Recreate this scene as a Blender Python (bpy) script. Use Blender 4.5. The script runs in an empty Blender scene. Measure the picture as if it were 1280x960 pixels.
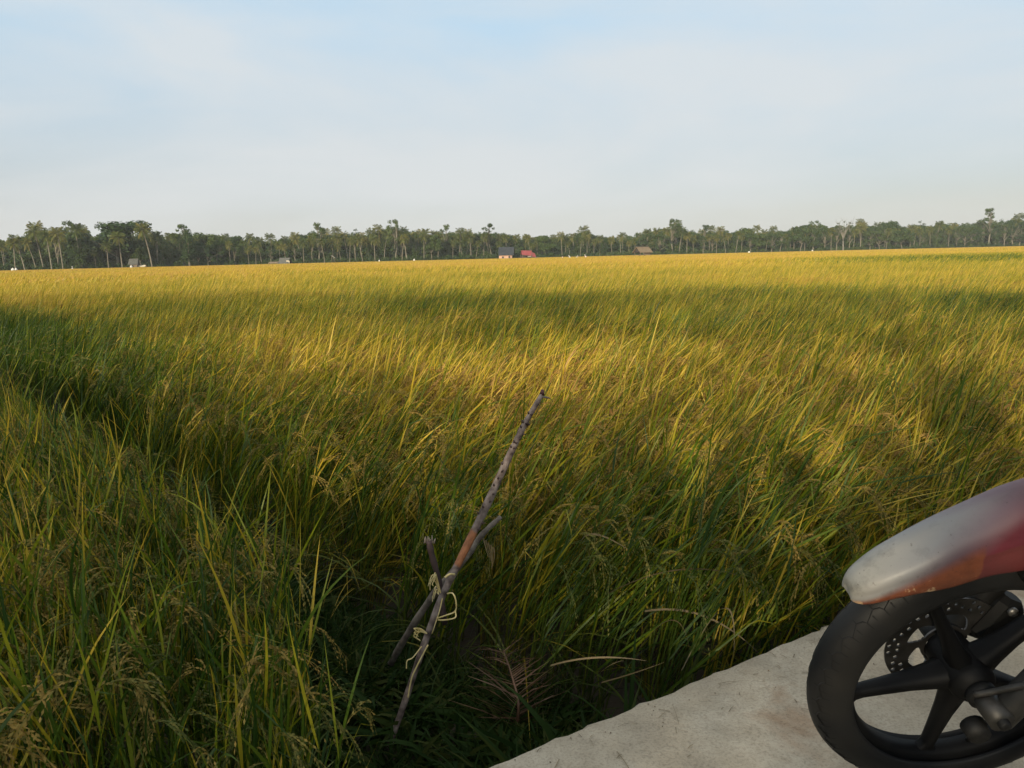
import bpy, math, random
import numpy as np
from mathutils import Vector, Matrix

random.seed(7)
RNG = np.random.default_rng(11)
R = math.radians
scene = bpy.context.scene
COL = scene.collection

# ------------------------------------------------------------------ camera, sky, sun, exposure
CAM_H, F_PX = 1.018, 947.6
PITCH, ROLL = math.atan(158.5 / F_PX), R(1.33)
camd = bpy.data.cameras.new("camera")
camd.sensor_width = 36
camd.lens = F_PX / 1280 * 36
camd.clip_start, camd.clip_end = 0.02, 5000
cam = bpy.data.objects.new("camera", camd)
COL.objects.link(cam)
_fw = Vector((0, math.cos(PITCH), -math.sin(PITCH)))
_up = Vector((0, math.sin(PITCH), math.cos(PITCH)))
_rt = Vector((1, 0, 0))
_r2 = _rt * math.cos(ROLL) - _up * math.sin(ROLL)
_u2 = _rt * math.sin(ROLL) + _up * math.cos(ROLL)
cam.matrix_world = Matrix(((_r2.x, _u2.x, -_fw.x, 0), (_r2.y, _u2.y, -_fw.y, 0), (_r2.z, _u2.z, -_fw.z, CAM_H), (0, 0, 0, 1)))
scene.camera = cam

SUN_EL, SUN_AZ = R(14), R(23)                 # light travels towards (sin az, cos az)
world = bpy.data.worlds.new("World")
scene.world = world
world.use_nodes = True
wn, wl = world.node_tree.nodes, world.node_tree.links
wn.clear()
w_out = wn.new("ShaderNodeOutputWorld")
w_bg = wn.new("ShaderNodeBackground")
w_bg.inputs["Strength"].default_value = 0.1
sky = wn.new("ShaderNodeTexSky")
sky.sky_type = 'NISHITA'
sky.sun_disc = False
sky.sun_elevation = SUN_EL
sky.sun_rotation = SUN_AZ + math.pi           # the sun stands behind the camera, to the left
sky.altitude = 10
sky.air_density, sky.dust_density, sky.ozone_density = 1.0, 1.0, 1.0
w_tc = wn.new("ShaderNodeTexCoord")
w_map = wn.new("ShaderNodeMapping")
w_map.inputs["Scale"].default_value = (1.1, 1.1, 4.2)
w_map.inputs["Rotation"].default_value = (0, R(14), 0)
w_noise = wn.new("ShaderNodeTexNoise")
w_noise.inputs["Scale"].default_value = 1.35
w_noise.inputs["Detail"].default_value = 7
w_noise.inputs["Roughness"].default_value = 0.52
w_noise.inputs["Distortion"].default_value = 0.35
w_sep = wn.new("ShaderNodeSeparateXYZ")
w_low = wn.new("ShaderNodeMapRange")           # thin veil: greyer low down, bluer higher
w_low.inputs["From Min"].default_value = 0.05
w_low.inputs["From Max"].default_value = 0.27
w_veil = wn.new("ShaderNodeMix"); w_veil.data_type = 'RGBA'
w_veil.inputs["A"].default_value = (4.55, 4.66, 4.74, 1)
w_veil.inputs["B"].default_value = (3.95, 5.75, 7.25, 1)
w_base = wn.new("ShaderNodeMix"); w_base.data_type = 'RGBA'
w_base.inputs["Factor"].default_value = 0.8
w_top_fill = wn.new("ShaderNodeMapRange")          # extra bright cloud overhead, out of view, added as fill light
w_top_fill.inputs["From Min"].default_value = 0.38
w_top_fill.inputs["From Max"].default_value = 0.62
w_top_fill.inputs["To Max"].default_value = 0.7
w_streak = wn.new("ShaderNodeMapRange")        # soft white streaks
w_streak.inputs["From Min"].default_value = 0.40
w_streak.inputs["From Max"].default_value = 0.66
w_streak.inputs["To Max"].default_value = 0.74
w_add = wn.new("ShaderNodeMath"); w_add.operation = 'ADD'; w_add.use_clamp = True
w_mix = wn.new("ShaderNodeMix"); w_mix.data_type = 'RGBA'
w_mix.inputs["B"].default_value = (5.75, 5.9, 5.95, 1)
w_dot = wn.new("ShaderNodeVectorMath"); w_dot.operation = 'DOT_PRODUCT'   # unseen sky towards the sun, brightened to add fill
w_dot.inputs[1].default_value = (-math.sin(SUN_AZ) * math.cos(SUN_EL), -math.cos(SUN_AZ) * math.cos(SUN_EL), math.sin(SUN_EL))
w_sun_fill = wn.new("ShaderNodeMapRange"); w_sun_fill.interpolation_type = 'SMOOTHSTEP'
w_sun_fill.inputs["From Min"].default_value = -0.25
w_sun_fill.inputs["From Max"].default_value = 1.0
w_sun_fill.inputs["To Min"].default_value = 1.0
w_sun_fill.inputs["To Max"].default_value = 1.6
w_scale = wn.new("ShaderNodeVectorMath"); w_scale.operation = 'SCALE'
wl.new(w_tc.outputs["Generated"], w_map.inputs["Vector"])
wl.new(w_map.outputs["Vector"], w_noise.inputs["Vector"])
wl.new(w_tc.outputs["Generated"], w_sep.inputs["Vector"])
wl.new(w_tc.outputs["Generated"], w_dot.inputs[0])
wl.new(w_dot.outputs["Value"], w_sun_fill.inputs["Value"])
wl.new(w_sep.outputs["Z"], w_low.inputs["Value"])
wl.new(w_sep.outputs["Z"], w_top_fill.inputs["Value"])
wl.new(w_low.outputs["Result"], w_veil.inputs["Factor"])
wl.new(sky.outputs["Color"], w_base.inputs["A"])
wl.new(w_veil.outputs["Result"], w_base.inputs["B"])
wl.new(w_noise.outputs["Fac"], w_streak.inputs["Value"])
wl.new(w_streak.outputs["Result"], w_add.inputs[0])
wl.new(w_top_fill.outputs["Result"], w_add.inputs[1])
wl.new(w_add.outputs[0], w_mix.inputs["Factor"])
wl.new(w_base.outputs["Result"], w_mix.inputs["A"])
wl.new(w_mix.outputs["Result"], w_scale.inputs[0])
wl.new(w_sun_fill.outputs["Result"], w_scale.inputs["Scale"])
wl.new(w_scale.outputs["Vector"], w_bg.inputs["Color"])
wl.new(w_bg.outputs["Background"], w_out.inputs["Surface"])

sund = bpy.data.lights.new("sun", 'SUN')
sund.energy = 5.0
sund.angle = R(0.6)
sund.color = (1.0, 0.86, 0.64)
sun = bpy.data.objects.new("sun", sund)
COL.objects.link(sun)
_ld = Vector((math.sin(SUN_AZ) * math.cos(SUN_EL), math.cos(SUN_AZ) * math.cos(SUN_EL), -math.sin(SUN_EL)))
sun.rotation_euler = _ld.to_track_quat('-Z', 'Y').to_euler()
sun.location = (-20, -40, 30)

scene.view_settings.view_transform = 'Standard'
scene.view_settings.look = 'None'
scene.view_settings.exposure = 0.38
scene.view_settings.gamma = 1.0
scene.view_settings.use_curve_mapping = False
scene.render.engine = 'CYCLES'
scene.cycles.use_denoising = True
scene.cycles.max_bounces = 6
scene.cycles.diffuse_bounces = 3
scene.cycles.transmission_bounces = 4
scene.cycles.volume_bounces = 0
scene.cycles.caustics_reflective = False
scene.cycles.caustics_refractive = False

GROUND_Z = -0.45

# ------------------------------------------------------------------ helpers
def srgb(r, g, b):
    f = lambda c: (c / 255 / 12.92) if c / 255 <= 0.04045 else ((c / 255 + 0.055) / 1.055) ** 2.4
    return (f(r), f(g), f(b), 1)

class MB:
    """collects ribbons, tubes and boxes and links them as ONE mesh"""
    def __init__(self):
        self.v, self.f, self.m, self.bl, self.t, self.n = [], [], [], [], [], 0
        self.smooth = []
    def add(self, verts, faces, mat=0, bl=0.5, t=0.5, smooth=True):
        verts = np.asarray(verts, float).reshape(-1, 3)
        k = len(verts)
        self.v.append(verts)
        n = self.n
        self.f.extend([tuple(int(i) + n for i in f) for f in faces])
        self.m.extend([mat] * len(faces))
        self.smooth.extend([smooth] * len(faces))
        self.bl.append(np.broadcast_to(np.asarray(bl, float), (k,)).copy())
        self.t.append(np.broadcast_to(np.asarray(t, float), (k,)).copy())
        self.n += k
    def ribbon(self, pts, wid, wdir, mat=0, bl=0.5, t0=0.0, t1=1.0):
        pts = np.asarray(pts, float); k = len(pts)
        wd = np.asarray(wdir, float)
        if wd.ndim == 1: wd = np.repeat(wd[None], k, 0)
        wd = wd / (np.linalg.norm(wd, axis=1, keepdims=True) + 1e-9)
        h = np.asarray(wid, float).reshape(-1, 1) * 0.5 * np.ones((k, 1))
        v = np.empty((2 * k, 3)); v[0::2] = pts - wd * h; v[1::2] = pts + wd * h
        f = [(2 * i, 2 * i + 1, 2 * i + 3, 2 * i + 2) for i in range(k - 1)]
        self.add(v, f, mat, bl, np.repeat(np.linspace(t0, t1, k), 2))
    def tube(self, pts, rad, seg=8, mat=0, bl=0.5, t=None, cap=True, smooth=True):
        pts = np.asarray(pts, float); k = len(pts)
        rad = np.broadcast_to(np.asarray(rad, float), (k,))
        tg = np.gradient(pts, axis=0)
        tg /= np.linalg.norm(tg, axis=1, keepdims=True) + 1e-12
        ref = np.array([0, 0, 1.0]) if abs(tg[0][2]) < 0.9 else np.array([1.0, 0, 0])
        a = np.cross(tg[0], ref); a /= np.linalg.norm(a)
        ang = np.linspace(0, 2 * np.pi, seg, endpoint=False)
        vs = []
        for i in range(k):
            a = a - tg[i] * (a @ tg[i]); a /= np.linalg.norm(a) + 1e-12
            b = np.cross(tg[i], a)
            vs.append(pts[i] + rad[i] * (np.cos(ang)[:, None] * a + np.sin(ang)[:, None] * b))
        f = []
        for i in range(k - 1):
            for j in range(seg):
                j2 = (j + 1) % seg
                f.append((i * seg + j, i * seg + j2, (i + 1) * seg + j2, (i + 1) * seg + j))
        if cap:
            f.append(tuple(range(seg - 1, -1, -1))); f.append(tuple((k - 1) * seg + j for j in range(seg)))
        tt = np.repeat(np.linspace(0, 1, k), seg) if t is None else t
        self.add(np.concatenate(vs), f, mat, bl, tt, smooth)
    def box(self, c, s, rot=None, mat=0, bl=0.5, bevel=0.0):
        c = np.asarray(c, float); s = np.asarray(s, float) / 2
        if bevel <= 0:
            v = np.array([[x, y, z] for z in (-1, 1) for y in (-1, 1) for x in (-1, 1)], float) * s
            f = [(0, 2, 3, 1), (4, 5, 7, 6), (0, 1, 5, 4), (2, 6, 7, 3), (0, 4, 6, 2), (1, 3, 7, 5)]
        else:                                   # chamfered box: eight-sided rings
            b = min(bevel, s.min() * 0.9)
            def ring(x, y, z, q):
                return [(-x + q, -y, z), (x - q, -y, z), (x, -y + q, z), (x, y - q, z), (x - q, y, z), (-x + q, y, z), (-x, y - q, z), (-x, -y + q, z)]
            v = np.array(ring(s[0] - b, s[1] - b, -s[2], b * .6) + ring(s[0], s[1], -s[2] + b, b) + ring(s[0], s[1], s[2] - b, b) + ring(s[0] - b, s[1] - b, s[2], b * .6))
            f = [tuple(range(7, -1, -1)), tuple(range(24, 32))]
            for i in range(3):
                for j in range(8):
                    f.append((i * 8 + j, i * 8 + (j + 1) % 8, i * 8 + 8 + (j + 1) % 8, i * 8 + 8 + j))
        if rot is not None: v = v @ np.asarray(rot, float).T
        self.add(v + c, f, mat, bl, 0.5, False)
    def lathe(self, prof, M=None, seg=48, mat=0, axis='y', closed=False):
        """prof: list of (radius, offset along axis)"""
        prof = list(prof); k = len(prof)
        ang = np.linspace(0, 2 * np.pi, seg, endpoint=False)
        v = []
        for r_, o_ in prof:
            if axis == 'y': v.append(np.stack([r_ * np.cos(ang), np.full(seg, o_), r_ * np.sin(ang)], 1))
            else: v.append(np.stack([r_ * np.cos(ang), r_ * np.sin(ang), np.full(seg, o_)], 1))
        v = np.concatenate(v)
        f = []
        rng = range(k) if closed else range(k - 1)
        for i in rng:
            i2 = (i + 1) % k
            for j in range(seg):
                j2 = (j + 1) % seg
                f.append((i * seg + j, i * seg + j2, i2 * seg + j2, i2 * seg + j))
        if M is not None: v = v @ np.asarray(M[0]).T + np.asarray(M[1])
        self.add(v, f, mat)
    def xform(self, Rm, off):
        self.v = [q @ np.asarray(Rm, float).T + np.asarray(off, float) for q in self.v]
        return self
    def mesh(self, name, mats):
        me = bpy.data.meshes.new(name)
        v = np.concatenate(self.v)
        me.from_pydata(v.tolist(), [], self.f)
        for m in mats: me.materials.append(m)
        me.polygons.foreach_set('material_index', self.m)
        me.polygons.foreach_set('use_smooth', self.smooth)
        for nm, arr in (('bl', self.bl), ('t', self.t)):
            a = me.attributes.new(nm, 'FLOAT', 'POINT')
            a.data.foreach_set('value', np.concatenate(arr).astype(np.float32))
        me.update()
        return me
    def build(self, name, mats, parent=None, loc=None, link=True):
        if not isinstance(mats, (list, tuple)): mats = [mats]
        o = bpy.data.objects.new(name, self.mesh(name, mats))
        if link: COL.objects.link(o)
        if parent is not None: o.parent = parent
        if loc is not None: o.location = loc
        return o

def tag(o, label=None, cat=None, group=None, kind=None):
    if label: o["label"] = label
    if cat: o["category"] = cat
    if group: o["group"] = group
    if kind: o["kind"] = kind
    return o

def empty(name, loc=(0, 0, 0), rz=0.0):
    o = bpy.data.objects.new(name, None)
    COL.objects.link(o)
    o.location = loc
    o.rotation_euler = (0, 0, rz)
    o.empty_display_size = 0.2
    return o

def copy_tree(o, parent=None):
    c = o.copy(); COL.objects.link(c)
    if parent is not None: c.parent = parent
    for ch in [k for k in bpy.data.objects if k.parent is o]: copy_tree(ch, c)
    return c

def bez(p0, p1, p2, n):
    t = np.linspace(0, 1, n)[:, None]
    p0, p1, p2 = (np.asarray(p, float) for p in (p0, p1, p2))
    return (1 - t) ** 2 * p0 + 2 * t * (1 - t) * p1 + t ** 2 * p2

def spline(pts, n):
    """Catmull-Rom through pts"""
    P = np.asarray(pts, float)
    P = np.vstack([2 * P[0] - P[1], P, 2 * P[-1] - P[-2]])
    m = len(P) - 3
    out = []
    for u in np.linspace(0, m, n):
        i = min(int(u), m - 1); t = u - i
        a, b, c, d = P[i:i + 4]
        out.append(0.5 * (2 * b + (c - a) * t + (2 * a - 5 * b + 4 * c - d) * t * t + (3 * b - a - 3 * c + d) * t ** 3))
    return np.array(out)

def pix_ray(px, py):
    """direction of the photograph's pixel, used to measure where things stand on the ground"""
    d = _fw + _r2 * ((px - 640) / F_PX) + _u2 * ((480 - py) / F_PX)
    return np.array(d)
def pix_ground(px, py, z):
    d = pix_ray(px, py)
    return np.array([0, 0, CAM_H]) + d * ((z - CAM_H) / d[2])
def pix_depth(px, py, y):
    d = pix_ray(px, py)
    return np.array([0, 0, CAM_H]) + d * (y / d[1])

def wob(x, y, s, seed=0.0):
    """smooth noise 0..1 from a few sines"""
    x = np.asarray(x) / s; y = np.asarray(y) / s
    v = np.sin(1.7 * x + 0.6 * y + seed) + np.sin(-0.9 * x + 1.9 * y + 2.1 + 1.3 * seed) + np.sin(2.9 * x + 2.3 * y + 0.7 + 2.2 * seed) * 0.6 + np.sin(-3.7 * x + 1.1 * y + 4.4 + seed) * 0.5
    return np.clip(0.5 + v / 5.2, 0, 1)

# ------------------------------------------------------------------ materials
def new_mat(name):
    m = bpy.data.materials.new(name); m.use_nodes = True
    nt = m.node_tree; nt.nodes.clear()
    out = nt.nodes.new("ShaderNodeOutputMaterial")
    return m, nt, out

def N(nt, typ, **kw):
    n = nt.nodes.new(typ)
    for k, v in kw.items():
        if k in n.inputs: n.inputs[k].default_value = v
        else: setattr(n, k, v)
    return n

def surf_mat(name, c1, c2, scale=8.0, rough=0.6, bump=0.2, metallic=0.0, spec=0.5, detail=6, coat=0.0, lo=0.35, hi=0.65, dist=0.01, stretch=None):
    """two-tone weathered surface with bump"""
    m, nt, out = new_mat(name)
    p = N(nt, "ShaderNodeBsdfPrincipled", Roughness=rough, Metallic=metallic)
    p.inputs["Specular IOR Level"].default_value = spec
    p.inputs["Coat Weight"].default_value = coat
    tc = N(nt, "ShaderNodeTexCoord")
    mp = N(nt, "ShaderNodeMapping")
    if stretch: mp.inputs["Scale"].default_value = stretch
    no = N(nt, "ShaderNodeTexNoise", Scale=scale, Detail=detail)
    rp = N(nt, "ShaderNodeMapRange")
    rp.inputs["From Min"].default_value = lo; rp.inputs["From Max"].default_value = hi
    mx = nt.nodes.new("ShaderNodeMix"); mx.data_type = 'RGBA'
    mx.inputs["A"].default_value = (*c1[:3], 1); mx.inputs["B"].default_value = (*c2[:3], 1)
    nt.links.new(tc.outputs["Object"], mp.inputs["Vector"]); nt.links.new(mp.outputs["Vector"], no.inputs["Vector"])
    nt.links.new(no.outputs["Fac"], rp.inputs["Value"]); nt.links.new(rp.outputs["Result"], mx.inputs["Factor"])
    nt.links.new(mx.outputs["Result"], p.inputs["Base Color"])
    if bump:
        n2 = N(nt, "ShaderNodeTexNoise", Scale=scale * 4, Detail=4)
        nt.links.new(mp.outputs["Vector"], n2.inputs["Vector"])
        b = N(nt, "ShaderNodeBump", Strength=bump, Distance=dist)
        nt.links.new(n2.outputs["Fac"], b.inputs["Height"]); nt.links.new(b.outputs["Normal"], p.inputs["Normal"])
    nt.links.new(p.outputs["BSDF"], out.inputs["Surface"])
    return m

def ramp(nt, stops):
    r = nt.nodes.new("ShaderNodeValToRGB")
    e = r.color_ramp.elements
    while len(e) < len(stops): e.new(0.5)
    for i, (p, c) in enumerate(stops):
        e[i].position = p; e[i].color = (*c[:3], 1)
    return r

def blade_mat(name, stops, base_col, spread=0.7, spec=0.35, trans=0.35, tint_attr=True, tint_default=0.3, rough=0.45, base_amt=0.55):
    """leaf blades: colour from the plant's ripeness (tint), the blade's own number (bl) and the place along it (t)"""
    m, nt, out = new_mat(name)
    L = nt.links.new
    a_b = N(nt, "ShaderNodeAttribute", attribute_name="bl")
    a_t = N(nt, "ShaderNodeAttribute", attribute_name="t")
    ma = N(nt, "ShaderNodeMath", operation='MULTIPLY_ADD'); ma.inputs[1].default_value = spread; ma.inputs[2].default_value = -spread / 2
    L(a_b.outputs["Fac"], ma.inputs[0])
    ad = N(nt, "ShaderNodeMath", operation='ADD', use_clamp=True)
    L(ma.outputs[0], ad.inputs[0])
    if tint_attr:
        a_i = N(nt, "ShaderNodeAttribute", attribute_name="tint", attribute_type='INSTANCER')
        L(a_i.outputs["Fac"], ad.inputs[1])
    else: ad.inputs[1].default_value = tint_default
    rp = ramp(nt, stops); L(ad.outputs[0], rp.inputs["Fac"])
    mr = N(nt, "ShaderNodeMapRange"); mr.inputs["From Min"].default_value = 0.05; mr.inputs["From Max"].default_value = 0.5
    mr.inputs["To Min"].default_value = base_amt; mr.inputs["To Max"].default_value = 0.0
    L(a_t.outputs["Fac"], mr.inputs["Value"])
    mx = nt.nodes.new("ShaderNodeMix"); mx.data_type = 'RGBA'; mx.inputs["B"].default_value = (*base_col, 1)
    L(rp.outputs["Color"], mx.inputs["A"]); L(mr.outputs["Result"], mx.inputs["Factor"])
    p = N(nt, "ShaderNodeBsdfPrincipled", Roughness=rough); p.inputs["Specular IOR Level"].default_value = spec
    L(mx.outputs["Result"], p.inputs["Base Color"])
    tr = N(nt, "ShaderNodeBsdfTranslucent"); L(mx.outputs["Result"], tr.inputs["Color"])
    ms = N(nt, "ShaderNodeMixShader"); ms.inputs["Fac"].default_value = trans
    L(p.outputs["BSDF"], ms.inputs[1]); L(tr.outputs["BSDF"], ms.inputs[2]); L(ms.outputs["Shader"], out.inputs["Surface"])
    return m

RICE = [(0.0, (.024, .054, .007)), (0.28, (.076, .122, .008)), (0.46, (.195, .210, .011)), (0.62, (.42, .290, .022)), (0.84, (.60, .425, .060)), (1.0, (.40, .225, .065))]
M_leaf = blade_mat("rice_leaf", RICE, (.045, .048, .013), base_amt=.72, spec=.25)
M_ear = blade_mat("rice_ear", [(0, (.060, .078, .020)), (.25, (.14, .125, .032)), (.5, (.27, .18, .045)), (.8, (.34, .21, .06)), (1, (.24, .125, .04))], (.2, .16, .06), spread=0.5, trans=0.15, base_amt=0.0, spec=.1, rough=.7)
M_weed = blade_mat("weed_leaf", [(0, (.010, .026, .005)), (.5, (.024, .048, .008)), (1, (.075, .070, .018))], (.05, .045, .02), tint_attr=False, tint_default=0.4, spec=0.12, rough=.7)
M_dry = blade_mat("dry_leaf", [(0, (.075, .055, .028)), (.5, (.15, .115, .062)), (1, (.25, .20, .12))], (.15, .11, .06), tint_attr=False, tint_default=0.5, trans=0.2)
M_frond_dry = blade_mat("dry_frond_leaf", [(0, (.070, .038, .022)), (.5, (.125, .070, .042)), (1, (.20, .125, .078))], (.12, .055, .03), tint_attr=False, tint_default=0.5, trans=0.15)
M_grain_pale = blade_mat("pale_grain", [(0, (.22, .23, .10)), (1, (.36, .34, .16))], (.2, .2, .1), tint_attr=False, tint_default=0.5, trans=0.15, base_amt=0)

def tree_leaf_mat(name, stops, trans=0.25):
    m, nt, out = new_mat(name); L = nt.links.new
    a_b = N(nt, "ShaderNodeAttribute", attribute_name="bl")
    oi = N(nt, "ShaderNodeObjectInfo")
    ma = N(nt, "ShaderNodeMath", operation='MULTIPLY_ADD'); ma.inputs[1].default_value = 0.5
    L(a_b.outputs["Fac"], ma.inputs[0])
    m2 = N(nt, "ShaderNodeMath", operation='MULTIPLY'); m2.inputs[1].default_value = 0.5
    L(oi.outputs["Random"], m2.inputs[0]); L(m2.outputs[0], ma.inputs[2])
    rp = ramp(nt, stops); L(ma.outputs[0], rp.inputs["Fac"])
    p = N(nt, "ShaderNodeBsdfPrincipled", Roughness=0.55); p.inputs["Specular IOR Level"].default_value = 0.25
    L(rp.outputs["Color"], p.inputs["Base Color"])
    tr = N(nt, "ShaderNodeBsdfTranslucent"); L(rp.outputs["Color"], tr.inputs["Color"])
    ms = N(nt, "ShaderNodeMixShader"); ms.inputs["Fac"].default_value = trans
    L(p.outputs["BSDF"], ms.inputs[1]); L(tr.outputs["BSDF"], ms.inputs[2]); L(ms.outputs["Shader"], out.inputs["Surface"])
    return m

M_palm = tree_leaf_mat("palm_frond", [(0, (.038, .062, .012)), (.5, (.090, .108, .020)), (1, (.21, .175, .04))])
M_tree = tree_leaf_mat("tree_leaf", [(0, (.014, .036, .008)), (.5, (.034, .064, .012)), (1, (.085, .112, .020))])
M_banana = tree_leaf_mat("broad_leaf", [(0, (.05, .08, .015)), (1, (.14, .15, .025))])
M_trunk = surf_mat("palm_trunk", (.175, .155, .11), (.11, .095, .065), scale=1.5, rough=.85, bump=.0)
M_bark = surf_mat("tree_bark", (.10, .09, .06), (.16, .145, .10), scale=1.2, rough=.9, bump=.0)
M_pale_bark = surf_mat("pale_bark", (.13, .12, .095), (.19, .17, .135), scale=1.2, rough=.9, bump=.0)

# ------------------------------------------------------------------ ground, road, path
def plane_grid(xs, ys, zf, name, mat):
    X, Y = np.meshgrid(xs, ys)
    v = np.stack([X, Y, zf(X, Y)], -1).reshape(-1, 3)
    nx = len(xs)
    f = [(j * nx + i, j * nx + i + 1, (j + 1) * nx + i + 1, (j + 1) * nx + i) for j in range(len(ys) - 1) for i in range(nx - 1)]
    b = MB(); b.add(v, f)
    return b.build(name, mat)

M_soil = surf_mat("paddy_soil", (.028, .021, .013), (.055, .042, .025), scale=3.0, rough=.9, bump=.6, dist=.03)
_g = np.concatenate([-np.geomspace(2500, 3, 26), np.linspace(-2.5, 2.5, 6), np.geomspace(3, 2500, 26)])
tag(plane_grid(_g, _g, lambda x, y: np.full_like(x, GROUND_Z), "ground", M_soil), kind='structure')

ROAD_P, ROAD_D = np.array([-.075, 1.395]), np.array([.861, .508])      # a point on the road's edge and its direction
ROAD_D = ROAD_D / np.linalg.norm(ROAD_D)
ROAD_N = np.array([-ROAD_D[1], ROAD_D[0]])                             # towards the field

def make_concrete():
    m, nt, out = new_mat("road_concrete"); L = nt.links.new
    tc = N(nt, "ShaderNodeTexCoord")
    big = N(nt, "ShaderNodeTexNoise", Scale=2.2, Detail=8, Roughness=.62, Distortion=.4)
    mid = N(nt, "ShaderNodeTexNoise", Scale=11, Detail=8, Roughness=.7)
    fine = N(nt, "ShaderNodeTexNoise", Scale=170, Detail=4, Roughness=.7)
    vor = N(nt, "ShaderNodeTexVoronoi", Scale=190)
    for n_ in (big, mid, fine, vor): L(tc.outputs["Object"], n_.inputs["Vector"])
    r1 = ramp(nt, [(.3, (.29, .245, .18)), (.46, (.375, .32, .235)), (.57, (.43, .375, .285)), (.67, (.33, .245, .165))]); L(big.outputs["Fac"], r1.inputs["Fac"])
    r2 = ramp(nt, [(.35, (.62, .60, .57)), (.6, (1, 1, 1))]); L(mid.outputs["Fac"], r2.inputs["Fac"])
    m1 = nt.nodes.new("ShaderNodeMix"); m1.data_type = 'RGBA'; m1.blend_type = 'MULTIPLY'; m1.inputs["Factor"].default_value = .5
    L(r1.outputs["Color"], m1.inputs["A"]); L(r2.outputs["Color"], m1.inputs["B"])
    r3 = ramp(nt, [(.36, (.5, .48, .45)), (.5, (1, 1, 1)), (.7, (1.15, 1.15, 1.13))]); L(fine.outputs["Fac"], r3.inputs["Fac"])
    m2 = nt.nodes.new("ShaderNodeMix"); m2.data_type = 'RGBA'; m2.blend_type = 'MULTIPLY'; m2.inputs["Factor"].default_value = .5
    L(m1.outputs["Result"], m2.inputs["A"]); L(r3.outputs["Color"], m2.inputs["B"])
    p = N(nt, "ShaderNodeBsdfPrincipled", Roughness=.85); p.inputs["Specular IOR Level"].default_value = .25
    L(m2.outputs["Result"], p.inputs["Base Color"])
    b1 = N(nt, "ShaderNodeBump", Strength=.5, Distance=.004); L(fine.outputs["Fac"], b1.inputs["Height"])
    b2 = N(nt, "ShaderNodeBump", Strength=.28, Distance=.02); L(mid.outputs["Fac"], b2.inputs["Height"]); L(b1.outputs["Normal"], b2.inputs["Normal"])
    L(b2.outputs["Normal"], p.inputs["Normal"])
    L(p.outputs["BSDF"], out.inputs["Surface"])
    return m
M_conc = make_concrete()

def build_road():
    s = np.concatenate([np.linspace(-40, -3, 38), np.arange(-2.95, 5, .03), np.linspace(5.1, 60, 60)])
    rg = np.random.default_rng(3)
    jit = np.convolve(rg.normal(0, 1, len(s) + 8), np.ones(9) / 9, 'valid') * .006 + rg.normal(0, .0028, len(s))
    jit += .006 * np.sin(s * 1.3)
    W = 3.0
    rows = []
    for off, z, k in ((.03, -.5, 1), (.012, -.06, 1), (.0, -.014, 1), (-.014, 0, 1), (-.35, .004, 0), (-1.5, .012, 0), (-W + .02, 0, 0), (-W, -.02, 0), (-W - .03, -.5, 0)):
        e = ROAD_P[None] + s[:, None] * ROAD_D + (off + jit * k)[:, None] * ROAD_N
        zz = np.full(len(s), z) + (rg.normal(0, .0035, len(s)) if z < 0 and z > -.1 else 0)
        rows.append(np.column_stack([e, zz]))
    n = len(s); v = np.concatenate(rows)
    f = [(i * n + j, i * n + j + 1, (i + 1) * n + j + 1, (i + 1) * n + j) for i in range(len(rows) - 1) for j in range(n - 1)]
    b = MB(); b.add(v, f)
    o = b.build("road", M_conc)
    tag(o, kind='structure')
build_road()

PATH_P = np.array([-.25, 2.0]); PATH_D = np.array([-.67, .742]); PATH_D /= np.linalg.norm(PATH_D)
PATH_N = np.array([PATH_D[1], -PATH_D[0]])                             # towards the main field
def path_half(s):
    return np.interp(s, [-1, -.3, .3, 1.2, 3, 8, 40], [.60, .35, .22, .19, .19, .22, .25])

def build_path():
    s = np.concatenate([np.arange(-.75, 4, .06), np.linspace(4, 40, 60)])
    rg = np.random.default_rng(5)
    rows = []
    u = np.linspace(-1, 1, 15)
    for k in u:
        hw = path_half(s) + .12
        e = PATH_P[None] + s[:, None] * PATH_D + (k * hw)[:, None] * PATH_N
        z = GROUND_Z + .004 + .10 * np.cos(k * np.pi / 2) ** .7 + rg.normal(0, .008, len(s)) * (abs(k) < .99)
        rows.append(np.column_stack([e, z]))
    n = len(s); v = np.concatenate(rows)
    f = [(i * n + j, i * n + j + 1, (i + 1) * n + j + 1, (i + 1) * n + j) for i in range(len(u) - 1) for j in range(n - 1)]
    b = MB(); b.add(v, f)
    m = surf_mat("bund_earth", (.034, .027, .016), (.11, .088, .055), scale=5, rough=.95, bump=.7, dist=.02, lo=.45, hi=.7)
    tag(b.build("path", m), kind='structure')
build_path()

# ------------------------------------------------------------------ rice plants (prototypes, scattered by geometry nodes)
def leaf(b, base, up, side, L, w, droop, rng, mat=0, bl=None, n=7, t0=.2, t1=1.0, kink=None):
    """a long narrow blade leaving base along up, bending towards side by droop"""
    u = np.linspace(0, 1, n)
    up = np.asarray(up, float); up /= np.linalg.norm(up)
    side = np.asarray(side, float)
    p = np.asarray(base)[None] + up[None] * (L * (u - .28 * droop * u ** 2))[:, None] + side[None] * (L * .62 * droop * u ** 2)[:, None]
    p[:, 2] -= L * .55 * max(droop - .45, 0) * u ** 3
    if kink is not None:
        k = u > kink
        p[k] = p[np.argmax(k)] + (side * .75 + np.array([0, 0, -.55])) * (L * (u[k] - u[np.argmax(k)]))[:, None]
    wv = np.cross(up, rng.normal(0, 1, 3)); wv /= np.linalg.norm(wv)
    wv2 = wv + rng.normal(0, .35, 3)
    wd = wv[None] * (1 - u[:, None]) + wv2[None] * u[:, None]
    wid = w * np.minimum(1, .45 + 2.2 * u) * np.clip(1 - u ** 2.6, .04, 1)
    b.ribbon(p, wid, wd, mat, rng.random() if bl is None else bl, t0, t1)

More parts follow.
